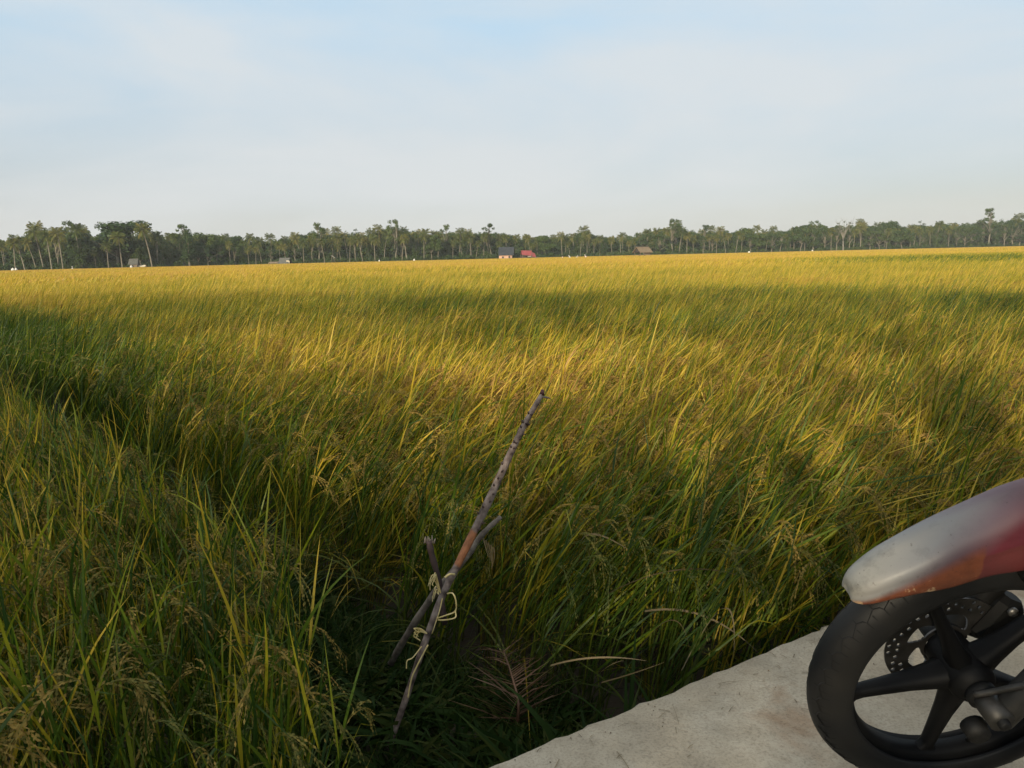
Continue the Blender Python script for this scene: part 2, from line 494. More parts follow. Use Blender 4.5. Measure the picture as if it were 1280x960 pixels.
def panicle(b, base, up, side, L, rng, mat=1, branches=10, grains=7, gs=1.0, droop=1.0, bl=None):
    up = np.asarray(up, float); side = np.asarray(side, float)
    u = np.linspace(0, 1, 9)
    ax = np.asarray(base)[None] + up[None] * (L * (u - .62 * droop * u ** 2))[:, None] + side[None] * (L * .6 * droop * u ** 1.6)[:, None]
    ax[:, 2] -= L * .42 * droop * u ** 2.5
    bb = rng.random() if bl is None else bl
    b.ribbon(ax, .0016 * gs, rng.normal(0, 1, 3), mat, bb * .6, .5, 1)
    for k in range(branches):
        s = .22 + .78 * (k + rng.random()) / branches
        i = s * 8; j = min(int(i), 7)
        p0 = ax[j] + (ax[j + 1] - ax[j]) * (i - j)
        tg = ax[j + 1] - ax[j]; tg /= np.linalg.norm(tg)
        out = tg * .9 + rng.normal(0, .17, 3); out /= np.linalg.norm(out)
        bl_len = L * .36 * (1.15 - .5 * s) * rng.uniform(.7, 1.2)
        q = np.linspace(.12, 1, grains)
        pts = p0[None] + out[None] * (bl_len * q)[:, None]
        pts[:, 2] -= bl_len * .45 * q ** 2 * droop
        for g in range(grains):
            d = (pts[g] - pts[g - 1]) if g else out * .01
            d = d / (np.linalg.norm(d) + 1e-9) + rng.normal(0, .16, 3); d /= np.linalg.norm(d)
            wv = np.cross(d, rng.normal(0, 1, 3)); wv /= np.linalg.norm(wv)
            gl, gw = .0090 * gs, .0036 * gs
            c = pts[g]
            v = np.array([c - d * gl * .5, c + wv * gw * .5, c + d * gl * .5, c - wv * gw * .5])
            b.add(v, [(0, 1, 2, 3)], mat, np.clip(bb + rng.normal(0, .15), 0, 1), .8)

def rice_hill(seed, lean, tillers=11, ears=6, height=.9, fan=.10, gs=1.35, leaves=3):
    rng = np.random.default_rng(seed)
    b = MB()
    ear_ids = set(rng.permutation(tillers)[:ears].tolist())
    for i in range(tillers):
        a = rng.uniform(0, 2 * np.pi); r = .055 * math.sqrt(rng.random())
        base = np.array([r * math.cos(a), r * math.sin(a), 0])
        h = height * rng.uniform(.64, .82)
        tilt = np.array([lean * rng.uniform(.4, 1.3) + fan * math.cos(a) * rng.random() + rng.normal(0, .05), lean * .12 + fan * math.sin(a) * rng.random() + rng.normal(0, .05), 0])
        p1 = base + np.array([0, 0, h * .5]) + tilt * h * .18
        top = base + np.array([0, 0, h * (1 - .25 * lean)]) + tilt * h * .75
        st = bez(base, p1, top, 6)
        b.ribbon(st, np.linspace(.0065, .003, 6), rng.normal(0, 1, 3) * np.array([1, 1, .1]), 0, rng.random() * .8 + .1, 0, .55)
        up = top - p1; up /= np.linalg.norm(up)
        wind = np.array([.8 * lean / max(lean, .2) + rng.normal(0, .7), rng.normal(0, .6), 0])
        wind /= np.linalg.norm(wind)
        if lean < .2:
            wa = rng.uniform(0, 2 * np.pi); wind = np.array([math.cos(wa), math.sin(wa), 0])
        for k in range(leaves):
            s = rng.uniform(.25, .98) if k else .95
            i5 = s * 5; j = min(int(i5), 4)
            p0 = st[j] + (st[j + 1] - st[j]) * (i5 - j)
            d = up + wind * rng.uniform(.05, .4) + rng.normal(0, .17, 3)
            LL = height * rng.uniform(.24, .46)
            dr = rng.beta(1.5, 4.2) * 1.2
            leaf(b, p0, d, wind, LL, rng.uniform(.0050, .0098), dr, rng, 0, t0=.25 + .3 * s, t1=1,
                 kink=rng.uniform(.45, .7) if rng.random() < .12 else None)
        if rng.random() < .8:                     # old drooping leaf low down
            wa = rng.uniform(0, 2 * np.pi); w2 = np.array([math.cos(wa), math.sin(wa), 0])
            leaf(b, st[1], np.array([0, 0, 1]) + w2 * .5, w2, height * rng.uniform(.3, .5), .007, rng.uniform(.8, 1.4), rng, 0, t0=0, t1=.4)
        if i in ear_ids:
            e = wind + rng.normal(0, .4, 3) * np.array([1, 1, 0]); e /= np.linalg.norm(e)
            panicle(b, top, up + np.array([0, 0, .25]), e, height * rng.uniform(.20, .29), rng, 1, branches=12, grains=8, gs=gs, droop=rng.uniform(.75, 1.25))
    return b

def rice_patch(seed, size, n_leaf, n_ear, w, lean, hmin=.45, L=.42, top=.9):
    """a piece of canopy for farther off"""
    rng = np.random.default_rng(seed); b = MB()
    for i in range(n_leaf):
        x, y = rng.uniform(-.5, .5, 2) * size
        wind = np.array([1, rng.normal(0, .35), 0]); wind /= np.linalg.norm(wind)
        d = np.array([lean * rng.uniform(.1, 1.5), rng.normal(0, .28), 1.0])
        z = rng.uniform(hmin - .12, hmin + .10)
        leaf(b, np.array([x, y, z]), d, wind, L * rng.uniform(.7, 1.25), w * rng.uniform(.6, 1.15), rng.beta(1.6, 3.6) * 1.0, rng, 0, n=5, t0=.3 if rng.random() < .8 else .1)
    for i in range(n_ear):
        x, y = rng.uniform(-.5, .5, 2) * size
        wind = np.array([1, rng.normal(0, .5), 0]); wind /= np.linalg.norm(wind)
        z = rng.uniform(hmin + .02, hmin + .22)
        p = np.array([x, y, z])
        pts = bez(p, p + np.array([.05, 0, .16]) + wind * .05, p + wind * .19 + np.array([0, 0, .04]), 5)
        for q in range(2):
            b.ribbon(pts + rng.normal(0, .008, pts.shape), w * np.array([.35, .7, 1.0, .9, .3]), rng.normal(0, 1, 3), 1, rng.random(), .6, 1)
    for i in range(n_leaf // 5):                  # stems and old leaves underneath
        x, y = rng.uniform(-.5, .5, 2) * size
        p = np.array([x, y, 0])
        b.ribbon(bez(p, p + [0, 0, .3], p + [.12 * lean, 0, .62], 4), w * .7, rng.normal(0, 1, 3) * [1, 1, .1], 0, rng.random(), 0, .4)
    return b

def proto_collection(name, builders, mats):
    c = bpy.data.collections.new(name)
    for i, b in enumerate(builders):
        o = bpy.data.objects.new("%s_%02d" % (name, i), b.mesh("%s_%02d" % (name, i), mats))
        c.objects.link(o)
    return c

def scatter_object(name, groups, dummy_mat=None):
    """ONE object whose geometry nodes put plants on its points. groups: list of (collection, pts, rotz, scale, idx, tint, tiltx, tilty)"""
    P = np.concatenate([g[1] for g in groups]); n = len(P)
    me = bpy.data.meshes.new(name)
    me.vertices.add(n)
    me.vertices.foreach_set('co', P.astype(np.float32).ravel())
    rot = np.zeros((n, 3), np.float32); sc = np.ones(n, np.float32); ix = np.zeros(n, np.int32); ti = np.zeros(n, np.float32); gr = np.zeros(n, np.int32)
    k = 0
    for gi, g in enumerate(groups):
        m = len(g[1]); s = slice(k, k + m)
        rot[s, 2] = g[2]; sc[s] = g[3]; ix[s] = g[4]; ti[s] = g[5]; gr[s] = gi
        k += m
    a = me.attributes.new('rot', 'FLOAT_VECTOR', 'POINT'); a.data.foreach_set('vector', rot.ravel())
    a = me.attributes.new('scl', 'FLOAT', 'POINT'); a.data.foreach_set('value', sc)
    a = me.attributes.new('tint', 'FLOAT', 'POINT'); a.data.foreach_set('value', ti)
    a = me.attributes.new('idx', 'INT', 'POINT'); a.data.foreach_set('value', ix)
    a = me.attributes.new('grp', 'INT', 'POINT'); a.data.foreach_set('value', gr)
    me.update()
    o = bpy.data.objects.new(name, me); COL.objects.link(o)
    ng = bpy.data.node_groups.new(name + "_nodes", 'GeometryNodeTree')
    ng.interface.new_socket('Geometry', in_out='INPUT', socket_type='NodeSocketGeometry')
    ng.interface.new_socket('Geometry', in_out='OUTPUT', socket_type='NodeSocketGeometry')
    gi_ = ng.nodes.new('NodeGroupInput'); go_ = ng.nodes.new('NodeGroupOutput')
    L = ng.links.new
    def attr(nm, dt):
        q = ng.nodes.new('GeometryNodeInputNamedAttribute'); q.data_type = dt; q.inputs['Name'].default_value = nm
        return q.outputs['Attribute']
    join = ng.nodes.new('GeometryNodeJoinGeometry')
    for k, g in enumerate(groups):
        ci = ng.nodes.new('GeometryNodeCollectionInfo')
        ci.inputs['Collection'].default_value = g[0]
        ci.inputs['Separate Children'].default_value = True
        ci.inputs['Reset Children'].default_value = True
        ip = ng.nodes.new('GeometryNodeInstanceOnPoints')
        cmp_ = ng.nodes.new('FunctionNodeCompare'); cmp_.data_type = 'INT'; cmp_.operation = 'EQUAL'
        L(attr('grp', 'INT'), cmp_.inputs[2]); cmp_.inputs[3].default_value = k
        er = ng.nodes.new('FunctionNodeEulerToRotation')
        L(attr('rot', 'FLOAT_VECTOR'), er.inputs[0])
        L(gi_.outputs[0], ip.inputs['Points']); L(cmp_.outputs['Result'], ip.inputs['Selection'])
        L(ci.outputs[0], ip.inputs['Instance']); ip.inputs['Pick Instance'].default_value = True
        L(attr('idx', 'INT'), ip.inputs['Instance Index']); L(er.outputs[0], ip.inputs['Rotation']); L(attr('scl', 'FLOAT'), ip.inputs['Scale'])
        L(ip.outputs[0], join.inputs[0])
    L(join.outputs[0], go_.inputs[0])
    md = o.modifiers.new('scatter', 'NODES'); md.node_group = ng
    return o

RM = [M_leaf, M_ear]
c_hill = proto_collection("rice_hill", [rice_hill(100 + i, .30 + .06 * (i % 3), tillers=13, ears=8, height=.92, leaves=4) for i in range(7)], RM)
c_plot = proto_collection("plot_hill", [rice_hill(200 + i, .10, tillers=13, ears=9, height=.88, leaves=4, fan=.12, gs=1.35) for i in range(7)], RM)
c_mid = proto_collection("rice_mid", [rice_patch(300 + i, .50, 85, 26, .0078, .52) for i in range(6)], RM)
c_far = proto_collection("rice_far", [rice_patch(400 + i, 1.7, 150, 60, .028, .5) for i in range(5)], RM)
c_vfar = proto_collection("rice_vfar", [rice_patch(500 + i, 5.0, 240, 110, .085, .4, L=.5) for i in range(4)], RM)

def grid_pts(x0, x1, y0, y1, sp, rng, jit=.35):
    xs = np.arange(x0, x1, sp); ys = np.arange(y0, y1, sp)
    X, Y = np.meshgrid(xs, ys)
    p = np.stack([X.ravel(), Y.ravel()], 1)
    return p + rng.uniform(-jit, jit, p.shape) * sp

def side_road(p): return (p - ROAD_P) @ ROAD_N
def path_sq(p):
    d = p - PATH_P
    return d @ PATH_D, d @ PATH_N

def main_mask(p, margin=0.0):
    s, q = path_sq(p)
    return (side_road(p) > .13) & (q > path_half(s) + margin)

def ripeness(p):
    """0 green .. 1 gold"""
    x, y = p[:, 0], p[:, 1]
    d = np.hypot(x, y)
    t = np.interp(d, [0, 3, 5, 8, 13, 17, 40, 200, 500], [.44, .49, .61, .42, .37, .58, .76, .83, .84])
    t = t + (wob(x, y, 1.6, 1.0) - .5) * .24 + (wob(x, y, 9, 3.0) - .5) * .16
    t = t + (wob(x * .25, y, 26, 5.0) - .5) * .25 * (d > 25)
    s, q = path_sq(p)
    edge = np.clip(1 - (q - path_half(s)) / 1.2, 0, 1)
    t = t - .40 * edge
    az = np.arctan2(x, y)
    green = np.clip((az - .30) / .2, 0, 1) * np.exp(-((d - 62) / 26) ** 2)
    t = t - .42 * green
    return np.clip(t, 0, 1)

def rice_main():
    rng = np.random.default_rng(21)
    groups = []
    p = grid_pts(-9.5, 9.5, 1.0, 8.6, .168, rng)
    d = np.hypot(p[:, 0], p[:, 1]); az = np.arctan2(p[:, 0], p[:, 1])
    p = p[main_mask(p) & (d < 7.6) & (np.abs(az) < R(58))]
    n = len(p)
    z = np.full(n, GROUND_Z)
    s, q = path_sq(p)
    sc = rng.uniform(.88, 1.08, n) * (1 + .07 * (wob(p[:, 0], p[:, 1], .9, 2.) - .5)) 
    sc *= np.interp(np.minimum(side_road(p), q - path_half(s)), [0, .7], [.9, 1.0])
    groups.append((c_hill, np.column_stack([p, z]), rng.uniform(-.55, .55, n), sc, rng.integers(0, 7, n), ripeness(p) + rng.normal(0, .10, n)))
    p = grid_pts(-45, 45, 4, 42, .30, rng)
    d = np.hypot(p[:, 0], p[:, 1]); az = np.arctan2(p[:, 0], p[:, 1])
    p = p[main_mask(p) & (d > 7.0) & (d < 38) & (np.abs(az) < R(47))]
    n = len(p)
    sc = rng.uniform(.93, 1.07, n) * (1 + .10 * (wob(p[:, 0], p[:, 1], 1.3, 2.) - .5))
    groups.append((c_mid, np.column_stack([p, np.full(n, GROUND_Z)]), rng.uniform(-.45, .45, n), sc, rng.integers(0, 6, n), ripeness(p) + rng.normal(0, .06, n)))
    p = grid_pts(-150, 150, 25, 152, 1.15, rng)
    d = np.hypot(p[:, 0], p[:, 1]); az = np.arctan2(p[:, 0], p[:, 1])
    p = p[main_mask(p) & (d > 36) & (d < 150) & (np.abs(az) < R(44))]
    n = len(p)
    groups.append((c_far, np.column_stack([p, np.full(n, GROUND_Z)]), rng.uniform(-.4, .4, n), rng.uniform(.93, 1.06, n), rng.integers(0, 5, n), ripeness(p) + rng.normal(0, .05, n)))
    p = grid_pts(-420, 420, 105, 520, 3.6, rng)
    d = np.hypot(p[:, 0], p[:, 1]); az = np.arctan2(p[:, 0], p[:, 1])
    lim = 268 + (p[:, 0] / p[:, 1] * F_PX + 640) / 1280 * 245
    p = p[(d > 146) & (p[:, 1] < lim - 4) & (np.abs(az) < R(42))]
    n = len(p)
    groups.append((c_vfar, np.column_stack([p, np.full(n, GROUND_Z)]), rng.uniform(-.4, .4, n), rng.uniform(.95, 1.05, n), rng.integers(0, 4, n), ripeness(p) + rng.normal(0, .04, n)))
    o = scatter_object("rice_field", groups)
    tag(o, "wide field of ripening rice leaning to the right, gold far off and greener near", "rice", kind='stuff')
rice_main()

def rice_plot():
    rng = np.random.default_rng(31)
    p = grid_pts(-9, 1, .2, 12, .165, rng)
    s, q = path_sq(p)
    d = np.hypot(p[:, 0], p[:, 1]); az = np.arctan2(p[:, 0], p[:, 1])
    p = p[(side_road(p) > .12) & (q < -path_half(s)) & (az > R(-66)) & (d < 11)]
    n = len(p)
    s, q = path_sq(p)
    t = .355 + (wob(p[:, 0], p[:, 1], .8, 4.) - .5) * .35 + rng.normal(0, .09, n) - .12 * np.clip(1 + q / .8, 0, 1)
    sc = rng.uniform(.84, 1.0, n) * np.interp(-q - path_half(s), [0, .5], [.88, 1.0])
    groups = [(c_plot, np.column_stack([p, np.full(n, GROUND_Z)]), rng.uniform(0, 6.28, n), sc, rng.integers(0, 7, n), t)]
    o = scatter_object("rice_plot", groups)
    tag(o, "greener upright rice with drooping ears left of the weedy path", "rice", kind='stuff')
rice_plot()

def weeds():
    rng = np.random.default_rng(41)
    bs = []
    for i in range(6):
        b = MB()
        for k in range(34):
            a = rng.uniform(0, 6.28); w = np.array([math.cos(a), math.sin(a), 0])
            base = w * rng.uniform(0, .06)
            leaf(b, base, np.array([0, 0, 1]) + w * rng.uniform(.2, 1.2), w, rng.uniform(.06, .17), rng.uniform(.004, .009) if i < 4 else rng.uniform(.012, .02), rng.uniform(.3, 1.2), rng, 0, n=5, t0=.3)
        bs.append(b)
    c = proto_collection("weed_tuft", bs, [M_weed])
    p = grid_pts(-7, 1.6, .9, 9, .062, rng)
    s, q = path_sq(p)
    keep = (side_road(p) > .015) & (np.abs(q) < path_half(s) + .12) & (s > -1.2) & (rng.random(len(p)) < .86)
    bare = np.hypot(p[:, 0] + .13, p[:, 1] - 1.93) < .07
    keep &= ~bare
    # a strip of weeds along the foot of the road
    keep2 = (side_road(p) > .012) & (side_road(p) < .17) & (rng.random(len(p)) < .85)
    foot = (side_road(p) < .10)
    sel = keep | keep2; p = p[sel]; foot = foot[sel]; n = len(p); s, q = path_sq(p)
    z = GROUND_Z + .10 * np.clip(np.cos(np.clip(q / (path_half(s) + .12), -1, 1) * np.pi / 2), 0, 1) ** .7
    o = scatter_object("weeds", [(c, np.column_stack([p, z]), rng.uniform(0, 6.28, n), rng.uniform(.5, 1.25, n) * np.where(foot, 1.0 + 1.7 * rng.random(n), 1), rng.integers(0, 6, n), np.zeros(n))])
    tag(o, "dark green weeds and grass covering the low path and the foot of the road", "weeds", kind='stuff')
weeds()

# ------------------------------------------------------------------ trees
def palm_meshes(seed, h, bend):
    rng = np.random.default_rng(seed)
    t = MB()
    top = np.array([bend[0], bend[1], h])
    pts = bez((0, 0, 0), (bend[0] * .25, bend[1] * .25, h * .55), top, 9)
    t.tube(pts, np.linspace(.24, .15, 9) * np.r_[1.35, np.ones(8)], 7)
    c = MB()
    nf = 32
    for i in range(nf):
        a = i * 2.399 + rng.normal(0, .15); el = np.interp(i / nf, [0, 1], [1.2, -.95]) + rng.normal(0, .1)
        w = np.array([math.cos(a), math.sin(a), 0]); L = rng.uniform(3.6, 4.7)
        d0 = w * math.cos(el) + np.array([0, 0, math.sin(el)])
        ctrl = top + d0 * L * .6 + np.array([0, 0, .35])
        end = top + w * L * (.22 + .50 * math.cos(el)) + np.array([0, 0, math.sin(el) * L * .92 - L * .24])
        ax = bez(top, ctrl, end, 8)
        b_ = rng.random()
        if i > nf - 4: b_ = 1.0
        sd = np.cross(w, (0, 0, 1.0))
        c.ribbon(ax, .10, sd, 0, b_)
        for s in np.linspace(.16, .98, 13):
            j = s * 7; k = min(int(j), 6); p0 = ax[k] + (ax[k + 1] - ax[k]) * (j - k)
            tg = ax[k + 1] - ax[k]; tg /= np.linalg.norm(tg)
            ll = .95 * math.sin(math.pi * min(s * .9 + .12, 1)) + .15
            for sg in (-1, 1):
                e = sd * sg * .8 + tg * .55 + np.array([0, 0, -.42 - .3 * rng.random()]); e /= np.linalg.norm(e)
                c.ribbon(np.array([p0, p0 + e * ll * .55 + (0, 0, .04), p0 + e * ll + (0, 0, -.1)]), [.13, .13, .03], tg, 0, np.clip(b_ + rng.normal(0, .12), 0, 1))
    return t, c

def leaf_cards(b, centres, radii, n, size, rng, squash=.75):
    """leaf-sized faces spread through lumpy clusters"""
    w = np.array(radii) ** 2; w = w / w.sum()
    ids = rng.choice(len(centres), n, p=w)
    for k in ids:
        d = rng.normal(0, 1, 3); d /= np.linalg.norm(d)
        r = radii[k] * rng.uniform(.45, 1.05)
        c = centres[k] + d * r * np.array([1, 1, squash])
        nrm = d + rng.normal(0, .55, 3) + np.array([0, 0, .25]); nrm /= np.linalg.norm(nrm)
        u = np.cross(nrm, rng.normal(0, 1, 3)); u /= np.linalg.norm(u); v = np.cross(nrm, u)
        s = size * rng.uniform(.55, 1.3)
        q = np.array([c - u * s * .5, c + v * s * .33 - u * .1 * s, c + u * s * .55, c - v * s * .33])
        b.add(q, [(0, 1, 2, 3)], 0, rng.random(), .5, False)

def broad_meshes(seed, kind):
    """(trunk, crown) of a broad-leaved tree about 15 m tall"""
    rng = np.random.default_rng(seed)
    t, c = MB(), MB()
    H = 15.0
    if kind == 'round':
        cen = [np.array([rng.normal(0, 2.0), rng.normal(0, 2.0), rng.uniform(6.5, 12.5)]) for _ in range(16)]
        rad = [rng.uniform(1.7, 2.7) for _ in cen]; n, s, fork = 4200, .85, 4.0
    elif kind == 'column':
        cen = [np.array([rng.normal(0, .9), rng.normal(0, .9), z + rng.normal(0, .5)]) for z in np.linspace(3.5, 13.5, 15)]
        rad = [np.interp(q[2], [3, 8, 14], [1.9, 2.2, .9]) * rng.uniform(.8, 1.15) for q in cen]; n, s, fork = 1900, .55, 4.0
    elif kind == 'tier':                        # emergent with open flat layers
        cen = []; 
        for z in (8.2, 10.6, 12.4, 14.2):
            for _ in range(4):
                a = rng.uniform(0, 6.28); r = rng.uniform(.4, 3.4) * (1 if z < 13 else .5)
                cen.append(np.array([r * math.cos(a), r * math.sin(a), z + rng.normal(0, .35)]))
        rad = [rng.uniform(.7, 1.35) for _ in cen]; n, s, fork = 1150, .48, 5.5
    elif kind == 'wide':
        cen = [np.array([rng.normal(0, 3.0), rng.normal(0, 2.6), rng.uniform(5, 13) - .25 * abs(rng.normal(0, 2))]) for _ in range(18)]
        rad = [rng.uniform(1.2, 2.1) for _ in cen]; n, s, fork = 2100, .58, 4.0
    else:                                       # bare
        cen = [np.array([rng.normal(0, 2.2), rng.normal(0, 2.0), rng.uniform(9, 14.5)]) for _ in range(16)]
        rad = [.5] * 16; n, s, fork = 260, .35, 5.0
    top = np.array([rng.normal(0, .4), rng.normal(0, .4), fork])
    t.tube(bez((0, 0, 0), (0, 0, fork * .5), top, 5), np.array([.42, .33, .30, .27, .24]), 8)
    for q, r in zip(cen, rad):
        st = top * rng.uniform(.75, 1.0)
        if q[2] > fork + 3: st = top + np.array([0, 0, (q[2] - fork) * .3]) * rng.random()
        t.tube(bez(st, (st + q) / 2 + np.array([0, 0, .3 * (q[2] - st[2])]), q, 5), np.linspace(.15, .04, 5), 5)
        if kind == 'bare':
            for _ in range(4):
                e = q + rng.normal(0, 1.1, 3) + np.array([0, 0, .7]); t.tube(bez(q, (q + e) / 2, e, 3), [.05, .035, .02], 4)
    t.tube(np.array([top, top + [0, 0, (H - fork) * .5]]), [.22, .08], 6)
    leaf_cards(c, cen, rad, n, s, rng)
    return t, c

def shrub_mesh(seed):
    rng = np.random.default_rng(seed); b = MB()
    cen = [np.array([rng.normal(0, 1.3), rng.normal(0, 1.0), rng.uniform(.4, 2.3)]) for _ in range(9)]
    leaf_cards(b, cen, [rng.uniform(.6, 1.1) for _ in cen], 520, .42, rng)
    return b

PALMS = []
for i, (h, bend) in enumerate([(13.5, (.6, .2)), (14.5, (-1.6, .4)), (14, (1.9, -.5)), (13, (.1, .3)), (15, (-.7, -.3)), (14, (2.9, .2))]):
    t, c = palm_meshes(700 + i, h, bend)
    PALMS.append((t.mesh("trunk", [M_trunk]), c.mesh("crown", [M_palm]), h + 2.9))
BROAD = {}
for i, k in enumerate(['round', 'column', 'tier', 'wide', 'bare']):
    BROAD[k] = []
    for j in range(3 if k in ('column', 'tier', 'wide') else 2 if k == 'round' else 1):
        t, c = broad_meshes(800 + i * 10 + j, k)
        H = max(q[:, 2].max() for q in c.v)
        BROAD[k].append((t.mesh("trunk", [M_pale_bark if k == 'bare' else M_bark]), c.mesh("crown", [M_tree]), H))

def plant_tree(name, meshes, loc, height, rz, label, cat, group=None, wid=1.0):
    e = empty(name, loc, rz)
    s = height / meshes[2]
    e.scale = (s * wid, s * wid, s)
    for nm, me in (("trunk", meshes[0]), ("crown", meshes[1])):
        o = bpy.data.objects.new(nm, me); COL.objects.link(o); o.parent = e
    return tag(e, label, cat, group)

# the far edge of the field, read from the photograph: tree-top row for each column
TOPX = [0, 20, 40, 65, 90, 113, 135, 157, 185, 200, 222, 240, 275, 305, 330, 360, 380, 405, 440, 475, 500, 530, 570, 600, 630, 660, 700, 730, 750, 775, 800, 840, 870, 890, 930, 980, 1015, 1050, 1080, 1110, 1150, 1185, 1230, 1260, 1280]
TOPY = [293, 298, 290, 282, 284, 281, 300, 279, 298, 280, 297, 285, 289, 291, 297, 294, 291, 285, 289, 285, 281, 288, 286, 287, 287, 293, 290, 286, 291, 293, 290, 280, 286, 285, 284, 285, 277, 278, 276, 279, 277, 275, 272, 271, 272]
def edge_depth(px): return 275 + px / 1280 * 245
def edge_base(px): return 339 - .0245 * px
def edge_point(px, back=0.0):
    y = edge_depth(px) + back
    return np.array([(px - 640) / F_PX * y, y, GROUND_Z])
def edge_height(px, back=0.0, top=None):
    ty = np.interp(px, TOPX, TOPY) + min(0, (1280 - px) * .0245) if top is None else top
    return (edge_base(px) - ty) * (edge_depth(px) + back) / F_PX + .6

SECTIONS = [(130, "at the treeline's left end"), (180, "around the big round tree"), (360, "right of the grey shed"),
            (630, "left of the dark-roofed house"), (800, "behind the four field workers"),
            (1040, "right of the stilt hut"), (2000, "at the treeline's right end")]
def section(px):
    for e, s in SECTIONS:
        if px < e: return s

def treeline():
    rng = np.random.default_rng(55)
    # trees that can be told apart
    special = [
        ('palm', 2, 200, 278, "lone tall coconut palm with a leaning bare trunk right of the grey shed", -2.2, -7),
        ('palm', 4, 113, 279, "coconut palm rising alone left of the big round tree", .3, 2),
        ('palm', 1, 66, 281, "twin-crown coconut palm, tallest at the left end of the treeline", 1.2, 4),
        ('palm', 3, 146, 300, "short palm with dry brown fronds before the big round tree", .2, -8),
        ('palm', 3, 163, 289, "slim palm with a pale trunk in front of the big round tree", 2., -6),
        ('palm', 2, 76, 287, "coconut palm with a trunk leaning left, left of the pale forked pair", 2.6, -6),
        ('palm', 4, 90, 283, "coconut palm with a thick pale upright trunk near the left end", 1.0, -6),
        ('palm', 0, 31, 297, "short coconut palm with a straight trunk behind the white sack", .5, -5),
        ('palm', 5, 43, 292, "coconut palm with a trunk slanting right near the white sack", 3.0, -5),
        ('round', 0, 158, 276, "big dense round-crowned tree, the bulkiest tree in the left part", 0, 6),
        ('column', 0, 246, 283, "bushy green column-shaped tree in the left part of the treeline", 0, -2),
        ('column', 1, 113, 297, "dark bushy tree under the lone palm at the left", 0, 0),
        ('tier', 0, 406, 279, "thin emergent tree with open grey tufts above the palms left of centre", 0, 10),
        ('tier', 1, 500, 275, "tallest open-crowned tree above the centre-left palms", 0, 10),
        ('tier', 2, 616, 280, "open-crowned emergent tree behind the dark-roofed house", 0, 14),
        ('tier', 0, 564, 281, "grey open-crowned tree rising left of the dark-roofed house", 0, 12),
        ('tier', 1, 842, 274, "wispy emergent tree above the palms right of the stilt hut", 0, 12),
        ('column', 2, 1015, 276, "dense bushy tree standing above its neighbours left of the bare pale tree", 0, 2),
        ('bare', 0, 1052, 277, "bare pale tree with spreading leafless branches in the right part", 0, -6),
        ('tier', 2, 1231, 261, "tallest tree on the right, open tufted crown above the treeline", 0, 6),
    ]
    for k, v, px, ty, lab, rz, back in special:
        h = edge_height(px, back, ty)
        if k == 'palm': plant_tree("palm_tree", PALMS[v], edge_point(px, back), h, rz, lab, "palm tree", wid=1.08)
        else: plant_tree("broadleaf_tree" if k != 'bare' else "bare_tree", BROAD[k][v % len(BROAD[k])], edge_point(px, back), h, rng.uniform(0, 6.28), lab, "tree", wid=1.5 if k == 'round' else .9 if k == 'tier' else 1.0)
    sp_x = np.array([s[2] for s in special])
    # the rest, row behind row
    for row, (step, b0, b1, hs) in enumerate([(9.0, 0, 9, .88), (10.5, 10, 24, .98), (13, 26, 46, 1.03)]):
        px = -45.0
        while px < 1330:
            px += step * rng.uniform(.6, 1.4)
            back = rng.uniform(b0, b1)
            if px < 190 and row < 2 and rng.random() < .35: continue
            near = np.abs(sp_x - px).min()
            if near < 4 and row == 0: continue
            pr_palm = np.interp(px, [0, 140, 190, 330, 640, 900, 960, 1300], [.75, .5, .45, .7, .8, .8, .38, .3])
            h = edge_height(px, back) * hs * (rng.uniform(.70, 1.0) if rng.random() < .8 else rng.uniform(1.0, 1.14))
            sec = section(px)
            loc = edge_point(px, back)
            if rng.random() < pr_palm:
                plant_tree("palm_tree", PALMS[rng.integers(0, 6)], loc, h * 1.0, rng.uniform(0, 6.28), "coconut palm with a thin pale trunk crowded " + sec, "palm tree", "coconut palms " + sec, wid=rng.uniform(.9, 1.1))
            else:
                k = rng.choice(['column', 'wide', 'round', 'tier'], p=[.3, .38, .12, .2])
                v = BROAD[k][rng.integers(0, len(BROAD[k]))]
                plant_tree("broadleaf_tree", v, loc, h * (.92 if k != 'tier' else 1.04), rng.uniform(0, 6.28), "dark green broad-leaved tree crowded " + sec, "tree", "broad-leaved trees " + sec, wid=rng.uniform(.85, 1.15))
treeline()

